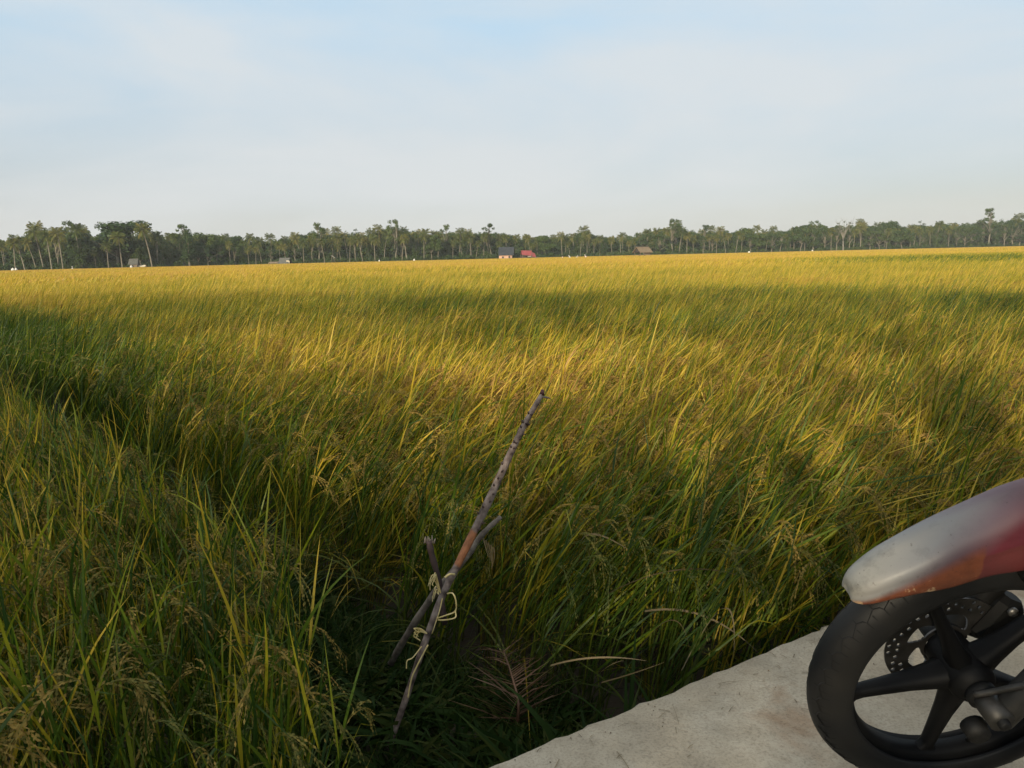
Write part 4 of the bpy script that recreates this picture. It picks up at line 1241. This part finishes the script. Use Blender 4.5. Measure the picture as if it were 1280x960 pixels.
def leaf_litter():
    """straw bits, husks and crumbs of soil lying on the concrete and spilling over its edge"""
    rng = np.random.default_rng(17); b = MB()
    for k in range(900):
        sl = rng.uniform(-1.5, 4.5); off = -.02 - abs(rng.normal(0, .10)) if rng.random() < .6 else -rng.uniform(.02, 1.3)
        p = ROAD_P + ROAD_D * sl + ROAD_N * off
        z = float(np.interp(-off, [0, .014, .35, 1.5], [-.004, .001, .005, .013])) + .0015
        a = rng.uniform(0, 6.28); d = np.array([math.cos(a), math.sin(a), 0])
        c = np.array([p[0], p[1], z])
        if rng.random() < .45:
            L_ = rng.uniform(.006, .03) if rng.random() < .85 else rng.uniform(.04, .10)
            b.ribbon(np.array([c - d * L_ / 2, c + np.array([0, 0, .003 * rng.random()]), c + d * L_ / 2]), rng.uniform(.0008, .0022), np.cross(d, (0, 0, 1.0)), 0, rng.random(), .6, 1)
        else:
            r = rng.uniform(.0012, .0045)
            b.box(c, (r, r * rng.uniform(.6, 1), r * .7), np.array(Matrix.Rotation(a, 3, 'Z')), 1, rng.random(), bevel=r * .25)
    soil = surf_mat("crumbs", (.06, .045, .03), (.20, .16, .11), scale=40, rough=.95, bump=0)
    tag(b.build("leaf_litter", [M_dry, soil]), "bits of straw and crumbs of soil strewn along the concrete road's edge", "litter", kind='stuff')
leaf_litter()

# ------------------------------------------------------------------ the motorcycle
def motorcycle():
    C = np.array([.7993, 1.2595, .2678]); TH, LEAN = 3.19433, .30317
    hd = np.array([math.cos(TH), math.sin(TH), 0]); left = np.cross([0, 0, 1], hd)
    nn = left * math.cos(LEAN) - np.array([0, 0, 1]) * math.sin(LEAN); vv = np.cross(hd, nn)
    Mw = np.column_stack([hd, nn, vv])           # wheel frame: x forward, y towards the camera, z up in the wheel
    base = np.array([C[0], C[1], 0.0])
    root = tag(empty("motorcycle", base), "parked motorcycle with grey, orange and dark red front fender standing on the concrete", "motorcycle")
    RT, RIN, HW = .2806, .2025, .012

    def paint(name, stops_fn): pass
    rubber = surf_mat("tyre_rubber", (.0045, .005, .006), (.010, .0095, .0085), scale=9, rough=.55, bump=.15, dist=.002, spec=.28)
    groove = surf_mat("tread_groove", (.0015, .0015, .0015), (.003, .003, .003), scale=10, rough=.95, bump=0)
    black = surf_mat("black_alloy", (.0015, .0015, .0018), (.003, .003, .003), scale=20, rough=.6, spec=.16, bump=.1, dist=.001)
    dull = surf_mat("dull_black_plastic", (.003, .003, .003), (.006, .006, .0055), scale=16, rough=.65, spec=.25, bump=.1, dist=.001)
    steel = surf_mat("worn_steel", (.16, .155, .145), (.26, .25, .235), scale=26, rough=.45, metallic=.8, bump=.1, dist=.001)
    disc_m = surf_mat("disc_steel", (.05, .048, .045), (.09, .085, .08), scale=30, rough=.4, metallic=.8, bump=.05, dist=.0005)
    alu = surf_mat("fork_alloy", (.026, .025, .022), (.05, .047, .043), scale=22, rough=.5, metallic=.5, bump=.1, dist=.001)
    red = surf_mat("dark_red_paint", (.115, .012, .020), (.15, .016, .026), scale=6, rough=.25, bump=0, coat=.6)

    def put(b, nm, mat, parent=root, frame=(Mw, C)):
        b.xform(frame[0], frame[1] - base)
        return b.build(nm, mat, parent)

    # front wheel: tyre with shoulder grooves, rim with five spokes, hub, disc
    wheel = bpy.data.objects.new("front_wheel", None); COL.objects.link(wheel); wheel.parent = root
    b = MB()
    prof = []
    for a in np.linspace(-128, 128, 29):
        ar = R(a); prof.append((RT - .047 + .047 * math.cos(ar) if abs(a) < 90 else RT - .047 + .036 * math.cos(ar), .0385 * math.sin(ar)))
    prof = [(.222, -.019)] + prof + [(.222, .019)]
    b.lathe(prof, None, 120)
    ty = put(b, "tyre", rubber, wheel)
    b = MB()
    def tread_pt(th, lat):
        ar = R(lat); r = RT - .047 + (.047 * math.cos(ar)) + .0006
        return np.array([r * math.cos(th), .0391 * math.sin(ar), r * math.sin(th)])
    n_z = 46
    for sd in (-1, 1):
        for k in range(n_z):
            th = 2 * np.pi * k / n_z; st = 2 * np.pi / n_z
            zig = [tread_pt(th, sd * 30), tread_pt(th + st * .28, sd * 36), tread_pt(th + st * .38, sd * 44), tread_pt(th + st * .72, sd * 37), tread_pt(th + st, sd * 30)]
            zz = np.array(zig); nrm = zz * [1, 0, 1]; wd = np.cross(np.gradient(zz, axis=0), nrm)
            b.ribbon(zz, .0024, wd, 0)
            for l0, l1, o_ in ((44, 62, .38), (30, 19, 0), (40, 55, .8)):
                q = np.array([tread_pt(th + st * o_, sd * l) for l in np.linspace(l0, l1, 5)])
                b.ribbon(q, [.0024, .0022, .002, .0016, .001], np.cross(np.gradient(q, axis=0), q * [1, 0, 1] + [0, .1 * sd, 0]), 0)
    put(b, "tread_groove", groove, ty)
    b = MB()
    b.lathe([(RIN, -HW), (RIN + .006, -.017), (.2185, -.020), (.2275, -.024), (.2300, -.0225), (.2300, .0225), (.2275, .024), (.2185, .020), (RIN + .006, .017), (RIN, HW), (RIN - .0015, 0)], None, 96, closed=True)
    rim = put(b, "rim", black, wheel)
    for k in range(5):
        a = R(-12.5 + 72 * k)
        ux = np.array([math.cos(a), 0, math.sin(a)]); uz = np.array([-math.sin(a), 0, math.cos(a)])
        b = MB()
        rs = [.030, .06, .10, .15, .185, .198, .2045]
        hw = [.021, .0155, .0125, .0103, .0100, .0135, .026]
        th = [.027, .022, .017, .014, .012, .0120, .0116]
        vs = []
        for r_, h_, t_ in zip(rs, hw, th):
            for (u, w) in ((-1, .45), (-.62, 1), (.62, 1), (1, .45), (1, -.45), (.62, -1), (-.62, -1), (-1, -.45)):
                vs.append(ux * r_ + uz * h_ * u + np.array([0, t_ * w, 0]))
        f = [(i * 8 + j, i * 8 + (j + 1) % 8, i * 8 + 8 + (j + 1) % 8, i * 8 + 8 + j) for i in range(len(rs) - 1) for j in range(8)]
        b.add(vs, f, 0, .5, .5, True)
        put(b, "spoke", black, rim)
    b = MB(); b.lathe([(0, .052), (.022, .052), (.030, .048), (.038, .036), (.040, .030), (.040, -.030), (.038, -.045), (.038, -.056), (0, -.056)], None, 40); put(b, "hub", black, wheel)
    b = MB(); vx = np.array([math.cos(R(-108)), 0, math.sin(R(-108))]); b.tube([vx * .200 + (0, .0, 0), vx * .184 + (0, .012, 0), vx * .176 + (0, .018, 0)], [.0045, .0042, .0055], 8)
    put(b, "valve_stem", dull, rim)
    # the disc, holes left open
    b = MB(); na, nr = 360, 34; r0, r1 = .034, .110
    rr = np.linspace(r0, r1, nr + 1)
    rng = np.random.default_rng(4)
    holes = []
    for k in range(40):
        a = 2 * np.pi * k / 40
        rad_ = (.1035, .0975, .0915)[k % 3] if True else .09
        holes.append((a, rad_))
        if k % 3 == 0: holes.append((a + .03, .0865))
    keep = np.ones((nr, na), bool)
    ang = (np.arange(na) + .5) * 2 * np.pi / na
    rc = (rr[:-1] + rr[1:]) / 2
    Rg, Ag = np.meshgrid(rc, ang, indexing='ij')
    for a, q in holes:
        keep &= (Rg * np.cos(Ag) - q * math.cos(a)) ** 2 + (Rg * np.sin(Ag) - q * math.sin(a)) ** 2 > .0040 ** 2
    arm = np.abs(((Ag + .25 * (Rg - .05) / .02) % (2 * np.pi / 5)) - np.pi / 5)
    win = (np.abs(Rg - .058) < .0145) & (arm * Rg < .0235) & (((Rg - .058) / .0145) ** 4 + (arm * Rg / .0235) ** 4 < 1)
    keep &= ~win
    vs = np.zeros((2, nr + 1, na, 3)); aa = np.arange(na) * 2 * np.pi / na
    for s, y in ((0, -.0605), (1, -.0640)):
        vs[s, :, :, 0] = rr[:, None] * np.cos(aa); vs[s, :, :, 2] = rr[:, None] * np.sin(aa); vs[s, :, :, 1] = y
    vid = lambda s, i, j: (s * (nr + 1) + i) * na + j % na
    f = []
    for i in range(nr):
        for j in range(na):
            if not keep[i, j]: continue
            f.append((vid(0, i, j), vid(0, i, j + 1), vid(0, i + 1, j + 1), vid(0, i + 1, j)))
            f.append((vid(1, i + 1, j), vid(1, i + 1, j + 1), vid(1, i, j + 1), vid(1, i, j)))
            if i == nr - 1 or not keep[i + 1, j]: f.append((vid(0, i + 1, j), vid(0, i + 1, j + 1), vid(1, i + 1, j + 1), vid(1, i + 1, j)))
            if i == 0 or not keep[i - 1, j]: f.append((vid(0, i, j + 1), vid(0, i, j), vid(1, i, j), vid(1, i, j + 1)))
            if not keep[i, (j + 1) % na]: f.append((vid(0, i + 1, j + 1), vid(0, i, j + 1), vid(1, i, j + 1), vid(1, i + 1, j + 1)))
            if not keep[i, j - 1]: f.append((vid(0, i, j), vid(0, i + 1, j), vid(1, i + 1, j), vid(1, i, j)))
    b.add(vs.reshape(-1, 3), f, 0, .5, .5, False)
    put(b, "brake_disc", disc_m, wheel)

    # fork
    fu = np.array([-.42, 0, .907])
    for s in (1, -1):
        fork = MB(); y = .088 * s
        p = np.array([-.012, y, -.030])
        fork.tube([p, p + fu * .012, p + fu * .05, p + fu * .30, p + fu * .305], [.019, .0235, .0235, .0225, .024], 18)
        fo = put(fork, "fork_leg", alu if s > 0 else dull)
        fork = MB(); fork.tube([p + fu * .30, p + fu * .62], .0145, 14); put(fork, "stanchion", steel, fo)
        fork = MB(); fork.tube([np.array([0, y - .026 * s, 0]), np.array([0, y + .026 * s, 0])], [.021, .021], 16); put(fork, "axle_clamp", alu if s > 0 else dull, fo)
    b = MB(); b.tube([(0, -.125, 0), (0, -.122, 0), (0, .122, 0), (0, .125, 0)], [.008, .011, .011, .008], 6); put(b, "axle", dull)
    b = MB(); b.lathe([(0, .068), (.021, .068), (.026, .064), (.026, .050), (.0, .050)], None, 28); gb = put(b, "speedometer_drive", dull)
    b = MB(); b.tube(spline([(.022, .066, .012), (-.01, .085, .045), (-.045, .10, .085), (-.10, .105, .19), (-.17, .10, .33)], 24), .0055, 8); put(b, "speedometer_cable", alu, gb)
    b = MB(); b.tube([(.018, .078, -.045), (.020, .104, -.045)], [.021, .019], 16); put(b, "reflector", dull)
    # caliper, hose and bracket
    b = MB(); rot = np.array(Matrix.Rotation(-.45, 3, 'Y')); b.box((-.088, -.072, .055), (.062, .052, .10), rot, bevel=.012); cl = put(b, "brake_caliper", dull)
    b = MB(); b.box((-.062, -.086, .022), (.09, .014, .05), rot, bevel=.005); put(b, "caliper_bracket", dull, cl)
    for dz in (-.03, .03):
        b = MB(); b.tube([(-.095, -.045, .06 + dz), (-.095, -.038, .06 + dz)], .009, 10); put(b, "bolt", steel, cl)
    b = MB(); b.tube(spline([(-.095, -.08, .105), (-.09, -.07, .16), (-.12, -.03, .20), (-.17, .0, .24), (-.24, .02, .36)], 24), .005, 8); put(b, "brake_hose", dull, cl)
    b = MB()
    b.box((-.115, 0, .235), (.13, .15, .06), np.array(Matrix.Rotation(-.42, 3, 'Y')), bevel=.015)
    b.box((-.05, .0, .250), (.10, .165, .028), np.array(Matrix.Rotation(-.2, 3, 'Y')), bevel=.008)
    put(b, "fork_brace", dull)
    b = MB(); b.tube([(-.118, .070, .178), (-.118, .084, .178)], [.011, .011], 12); b.tube([(-.118, .062, .178), (-.118, .09, .178)], .005, 6); put(b, "brace_bolt", steel)

    # fender: lofted shell in the wheel frame
    cx = [.2548, .2535, .243, .211, .168, .120, .066, .016, -.05, -.115, -.18, -.235, -.28]
    cz = [.2120, .223, .239, .268, .298, .332, .364, .393, .413, .413, .388, .342, .285]      # crest
    lx = [.2540, .2505, .232, .197, .158, .115, .058, .008, -.06, -.125, -.19, -.24, -.283]
    lz = [.1985, .1925, .197, .215, .230, .241, .263, .272, .285, .285, .27, .24, .205]         # lower edge
    hw = [.0100, .0215, .034, .044, .050, .053, .055, .056, .057, .057, .056, .055, .054]
    tt = np.linspace(0, 1, 60); ti = np.linspace(0, 1, len(cx))
    def sp(a): return spline(np.column_stack([a, a, a]), 60)[:, 0]
    cx, cz, lx, lz, hw = map(sp, (cx, cz, lx, lz, hw))
    uu = np.linspace(-1, 1, 41)
    vs = np.zeros((60, 41, 3))
    for i in range(60):
        for j, u in enumerate(uu):
            a = abs(u)
            # section: rounded crown, a crease at 70 % and a steeper flank below it
            if a < .66: k = a / .66; y = hw[i] * .93 * math.sin(k * math.pi / 2) ** .92; z = cz[i] + (lz[i] - cz[i]) * .52 * (.75 * (1 - math.cos(k * math.pi / 2)) ** 1.1 + .25 * k)
            else: k = (a - .66) / .34; y = hw[i] * (.93 + .07 * math.sin(k * math.pi) + .045 * (k < .12) * (1 - k / .12) * 0); z = cz[i] + (lz[i] - cz[i]) * (.52 + .48 * k)
            y += .0028 * math.exp(-((a - .66) / .028) ** 2) * min(1, max(0, (i - 18) / 16))
            x = cx[i] + (lx[i] - cx[i]) * a
            vs[i, j] = (x, math.copysign(y, u) if u else 0, z)
    inner = vs.copy(); ctr = np.array([0, 0, 0.0]); 
    inner[:, :, 1] *= .955; dr = np.linalg.norm(inner[:, :, [0, 2]], axis=2, keepdims=True); inner[:, :, [0, 2]] *= (dr - .0030) / dr
    f = []
    g = lambda s, i, j: s * 60 * 41 + i * 41 + j
    for i in range(59):
        for j in range(40):
            f.append((g(0, i, j), g(0, i, j + 1), g(0, i + 1, j + 1), g(0, i + 1, j)))
            f.append((g(1, i + 1, j), g(1, i + 1, j + 1), g(1, i, j + 1), g(1, i, j)))
        for j in (0, 40): f.append((g(0, i, j), g(0, i + 1, j), g(1, i + 1, j), g(1, i, j)) if j == 0 else (g(0, i + 1, j), g(0, i, j), g(1, i, j), g(1, i + 1, j)))
    for i in (0, 59):
        for j in range(40): f.append((g(0, i, j + 1), g(0, i, j), g(1, i, j), g(1, i, j + 1)) if i == 0 else (g(0, i, j), g(0, i, j + 1), g(1, i, j + 1), g(1, i, j)))
    f.append(tuple(g(0, 0, j) for j in range(40, -1, -1)))     # closed nose
    # attributes: t runs nose to tail, bl from crest (0) to edge (1)
    m, nt, out = new_mat("fender_paint"); L = nt.links.new
    at = N(nt, "ShaderNodeAttribute", attribute_name="t"); ab = N(nt, "ShaderNodeAttribute", attribute_name="bl")
    tc = N(nt, "ShaderNodeTexCoord"); no = N(nt, "ShaderNodeTexNoise", Scale=30, Detail=8, Roughness=.7); L(tc.outputs["Object"], no.inputs["Vector"])
    nf = N(nt, "ShaderNodeTexNoise", Scale=150, Detail=3); L(tc.outputs["Object"], nf.inputs["Vector"])
    # silver fades to dark red towards the tail
    fade = N(nt, "ShaderNodeMath", operation='MULTIPLY_ADD'); fade.inputs[1].default_value = .30; L(ab.outputs["Fac"], fade.inputs[0]); L(at.outputs["Fac"], fade.inputs[2])
    rp = ramp(nt, [(.24, (.225, .215, .185)), (.44, (.17, .165, .16)), (.57, (.105, .062, .072)), (.69, (.085, .008, .016))]); L(fade.outputs[0], rp.inputs["Fac"])
    # orange decal on the flank
    def gt(src, v, sh=.012):
        q = N(nt, "ShaderNodeMapRange"); q.inputs["From Min"].default_value = v - sh; q.inputs["From Max"].default_value = v + sh; L(src, q.inputs["Value"]); return q.outputs["Result"]
    def mul(a, c):
        q = N(nt, "ShaderNodeMath", operation='MULTIPLY'); L(a, q.inputs[0]); L(c, q.inputs[1]); return q.outputs[0]
    def inv(a):
        q = N(nt, "ShaderNodeMath", operation='SUBTRACT'); q.inputs[0].default_value = 1; L(a, q.inputs[1]); return q.outputs[0]
    lim = N(nt, "ShaderNodeMapRange"); lim.inputs["From Min"].default_value = .06; lim.inputs["From Max"].default_value = .45; lim.inputs["To Min"].default_value = .96; lim.inputs["To Max"].default_value = .57
    L(at.outputs["Fac"], lim.inputs["Value"])
    sub = N(nt, "ShaderNodeMath", operation='SUBTRACT'); L(ab.outputs["Fac"], sub.inputs[0]); L(lim.outputs["Result"], sub.inputs[1])
    flank = gt(sub.outputs[0], .0, .085)
    endx = gt(at.outputs["Fac"], .475, .004); start = gt(at.outputs["Fac"], .085, .03)
    lowrear = mul(gt(ab.outputs["Fac"], .665, .008), endx)
    dec = mul(mul(flank, inv(endx)), start)
    mx = nt.nodes.new("ShaderNodeMix"); mx.data_type = 'RGBA'; L(dec, mx.inputs["Factor"]); L(rp.outputs["Color"], mx.inputs["A"])
    ro = ramp(nt, [(.3, (.125, .031, .011)), (.6, (.175, .047, .016))]); L(no.outputs["Fac"], ro.inputs["Fac"]); L(ro.outputs["Color"], mx.inputs["B"])
    mr = nt.nodes.new("ShaderNodeMix"); mr.data_type = 'RGBA'; L(lowrear, mr.inputs["Factor"]); L(mx.outputs["Result"], mr.inputs["A"]); mr.inputs["B"].default_value = (.085, .014, .014, 1)
    # chips through the decal near its lower edge, and speckled dirt
    chipz = mul(gt(ab.outputs["Fac"], .80, .10), gt(no.outputs["Fac"], .585, .01))
    chip = mul(chipz, dec)
    m3 = nt.nodes.new("ShaderNodeMix"); m3.data_type = 'RGBA'; L(chip, m3.inputs["Factor"]); L(mr.outputs["Result"], m3.inputs["A"]); m3.inputs["B"].default_value = (.45, .30, .17, 1)
    dirt = gt(nf.outputs["Fac"], .70, .03)
    m4 = nt.nodes.new("ShaderNodeMix"); m4.data_type = 'RGBA'; m4.blend_type = 'MULTIPLY'; L(dirt, m4.inputs["Factor"]); L(m3.outputs["Result"], m4.inputs["A"]); m4.inputs["B"].default_value = (.62, .60, .56, 1)
    scf = ramp(nt, [(.36, (.66, .65, .64)), (.5, (1, 1, 1))]); L(no.outputs["Fac"], scf.inputs["Fac"])
    nearnose = N(nt, "ShaderNodeMapRange"); nearnose.inputs["From Min"].default_value = .0; nearnose.inputs["From Max"].default_value = .55; nearnose.inputs["To Min"].default_value = 1.0; nearnose.inputs["To Max"].default_value = .3
    L(at.outputs["Fac"], nearnose.inputs["Value"])
    m5 = nt.nodes.new("ShaderNodeMix"); m5.data_type = 'RGBA'; m5.blend_type = 'MULTIPLY'; L(nearnose.outputs["Result"], m5.inputs["Factor"]); L(m4.outputs["Result"], m5.inputs["A"]); L(scf.outputs["Color"], m5.inputs["B"])
    p = N(nt, "ShaderNodeBsdfPrincipled"); L(m5.outputs["Result"], p.inputs["Base Color"]); p.inputs["Coat Weight"].default_value = .12; p.inputs["Coat Roughness"].default_value = .3
    rr_ = N(nt, "ShaderNodeMapRange"); rr_.inputs["To Min"].default_value = .38; rr_.inputs["To Max"].default_value = .62; L(no.outputs["Fac"], rr_.inputs["Value"]); L(rr_.outputs["Result"], p.inputs["Roughness"])
    L(p.outputs["BSDF"], out.inputs["Surface"])
    b = MB(); allv = np.concatenate([vs.reshape(-1, 3), inner.reshape(-1, 3)])
    at_ = np.tile(np.repeat(tt, 41), 2); ab_ = np.tile(np.tile(np.abs(uu), 60), 2)
    b.add(allv, f, 0, ab_, at_, True)
    put(b, "front_fender", m)

    # the rest of the machine, outside the photograph's right edge
    th2, ln2 = R(163), .16
    hx = np.array([math.cos(th2), math.sin(th2), 0]); lf = np.cross([0, 0, 1], hx)
    ny = lf * math.cos(ln2) - np.array([0, 0, 1]) * math.sin(ln2); nz = np.cross(hx, ny)
    Mb = np.column_stack([hx, ny, nz]); head = C + Mw @ (fu * .60)
    fb = (Mb, head - Mb @ np.array([-.25, 0, .545]))       # body frame: front axle at the origin
    def loft(secs, nm, mat, seg=20):
        """secs: (x, z, half width, half height)"""
        q = MB(); S = spline(np.array(secs, float), len(secs) * 5); vs_ = []
        an = np.linspace(0, 2 * np.pi, seg, endpoint=False)
        for x, z, w, h in S: vs_.append(np.stack([np.full(seg, x), w * np.sign(np.cos(an)) * np.abs(np.cos(an)) ** .8, z + h * np.sign(np.sin(an)) * np.abs(np.sin(an)) ** .8], 1))
        n_ = len(S); ff = [(i * seg + j, i * seg + (j + 1) % seg, i * seg + seg + (j + 1) % seg, i * seg + seg + j) for i in range(n_ - 1) for j in range(seg)]
        ff += [tuple(range(seg - 1, -1, -1)), tuple((n_ - 1) * seg + j for j in range(seg))]
        q.add(np.concatenate(vs_), ff, 0, .5, .5, True)
        return put(q, nm, mat, root, fb)
    loft([(-.20, .40, .03, .05), (-.24, .44, .13, .16), (-.31, .40, .19, .27), (-.37, .30, .20, .34), (-.41, .22, .15, .30)], "leg_shield", red)
    loft([(-.18, .72, .05, .04), (-.21, .73, .11, .08), (-.29, .75, .13, .10), (-.36, .74, .11, .08), (-.42, .72, .05, .04)], "handlebar_cowl", red)
    b = MB(); b.lathe([(0, .015), (.05, .01), (.075, 0), (.08, -.02)], (np.array([[0, 1, 0], [1, 0, 0], [0, 0, 1.]]), np.array([-.185, 0, .73])), 28); put(b, "headlight", surf_mat("lamp_glass", (.45, .46, .46), (.5, .5, .5), rough=.1, bump=0), root, fb)
    loft([(-.38, .22, .08, .06), (-.60, .17, .07, .07), (-.80, .25, .09, .09), (-.95, .35, .11, .10)], "down_tube_cover", dull)
    loft([(-.70, .44, .05, .05), (-.80, .45, .13, .06), (-1.0, .46, .14, .055), (-1.25, .50, .12, .05), (-1.45, .53, .07, .035)], "seat", dull)
    loft([(-.72, .33, .04, .04), (-.85, .33, .15, .13), (-1.05, .36, .16, .12), (-1.30, .44, .11, .08), (-1.52, .49, .05, .04)], "body_panel", red)
    loft([(-.55, .02, .05, .05), (-.66, .04, .12, .12), (-.85, .06, .13, .13), (-.98, .08, .07, .08)], "engine", alu)
    for s in (-1, 1):
        b = MB(); b.tube(spline([(-.30, .05 * s, .72), (-.32, .16 * s, .76), (-.36, .28 * s, .77), (-.41, .36 * s, .75)], 14), .011, 10); hb = put(b, "handlebar", steel, root, fb)
        b = MB(); b.tube([(-.365, .27 * s, .77), (-.42, .38 * s, .747)], .0175, 12); put(b, "grip", dull, hb, fb)
        b = MB(); b.tube([(-.78, .10 * s, -.02), (-.78, .30 * s, -.03)], .015, 10); put(b, "footrest", dull, root, fb)
        b = MB(); b.tube([(-.92, .09 * s, .06), (-1.22, .09 * s, .01)], .018, 8); put(b, "swingarm", dull, root, fb)
        b = MB(); b.tube([(-1.20, .11 * s, .03), (-1.08, .11 * s, .36)], [.028, .028], 12); put(b, "shock_absorber", steel, root, fb)
    rw = bpy.data.objects.new("rear_wheel", None); COL.objects.link(rw); rw.parent = root
    rc_ = np.array([-1.22, 0, .01])
    b = MB(); b.lathe([(r_, y) for r_, y in prof], (np.eye(3), rc_), 72); put(b, "tyre", rubber, rw, fb)
    b = MB(); b.lathe([(.2025, -.014), (.2275, -.024), (.23, 0), (.2275, .024), (.2025, .014)], (np.eye(3), rc_), 64, closed=True); rr2 = put(b, "rim", black, rw, fb)
    for k in range(5):
        a = R(20 + 72 * k); ux = np.array([math.cos(a), 0, math.sin(a)])
        b = MB(); b.tube([rc_ + ux * .03, rc_ + ux * .12, rc_ + ux * .205], [.026, .018, .017], 8); put(b, "spoke", black, rr2, fb)
    b = MB(); b.lathe([(0, .06), (.05, .06), (.06, .04), (.06, -.04), (.05, -.06), (0, -.06)], (np.eye(3), rc_), 32); put(b, "hub", alu, rw, fb)
    b = MB(); b.tube(spline([(-.62, -.09, .0), (-.75, -.13, -.12), (-1.0, -.15, -.08), (-1.12, -.16, .0), (-1.5, -.17, .10)], 24), np.r_[np.full(12, .018), np.full(12, .042)], 14); put(b, "exhaust", steel, root, fb)
    loft([(-1.45, .46, .06, .03), (-1.56, .40, .07, .05), (-1.62, .30, .06, .06)], "rear_fender", dull)
    b = MB(); b.box((-1.55, 0, .49), (.05, .12, .06), bevel=.015); put(b, "tail_light", surf_mat("tail_lens", (.35, .02, .015), (.4, .03, .02), rough=.15, bump=0), root, fb)
    # side stand reaching the concrete
    foot = fb[1] + Mb @ np.array([-.74, .10, -.05]); end = foot + lf * .10 + np.array([0, 0, -1.0]) * (foot[2] - .006)
    b = MB(); b.tube([foot - base, end - base], [.011, .010], 10); b.box(end - base + np.array([0, 0, .004]), (.06, .035, .008)); b.build("side_stand", dull, root)
motorcycle()

# ------------------------------------------------------------------ the damp air
def haze():
    b = MB(); b.box((20, 250, 18.5), (1500, 1000, 40))
    m, nt, out = new_mat("haze_air")
    v = N(nt, "ShaderNodeVolumePrincipled"); v.inputs["Color"].default_value = (.90, .93, .93, 1); v.inputs["Density"].default_value = .00015
    v.inputs["Anisotropy"].default_value = 0.0
    nt.links.new(v.outputs["Volume"], out.inputs["Volume"])
    tag(b.build("haze", m), "pale damp air over the fields that greys the far trees", None, None, 'stuff')
haze()
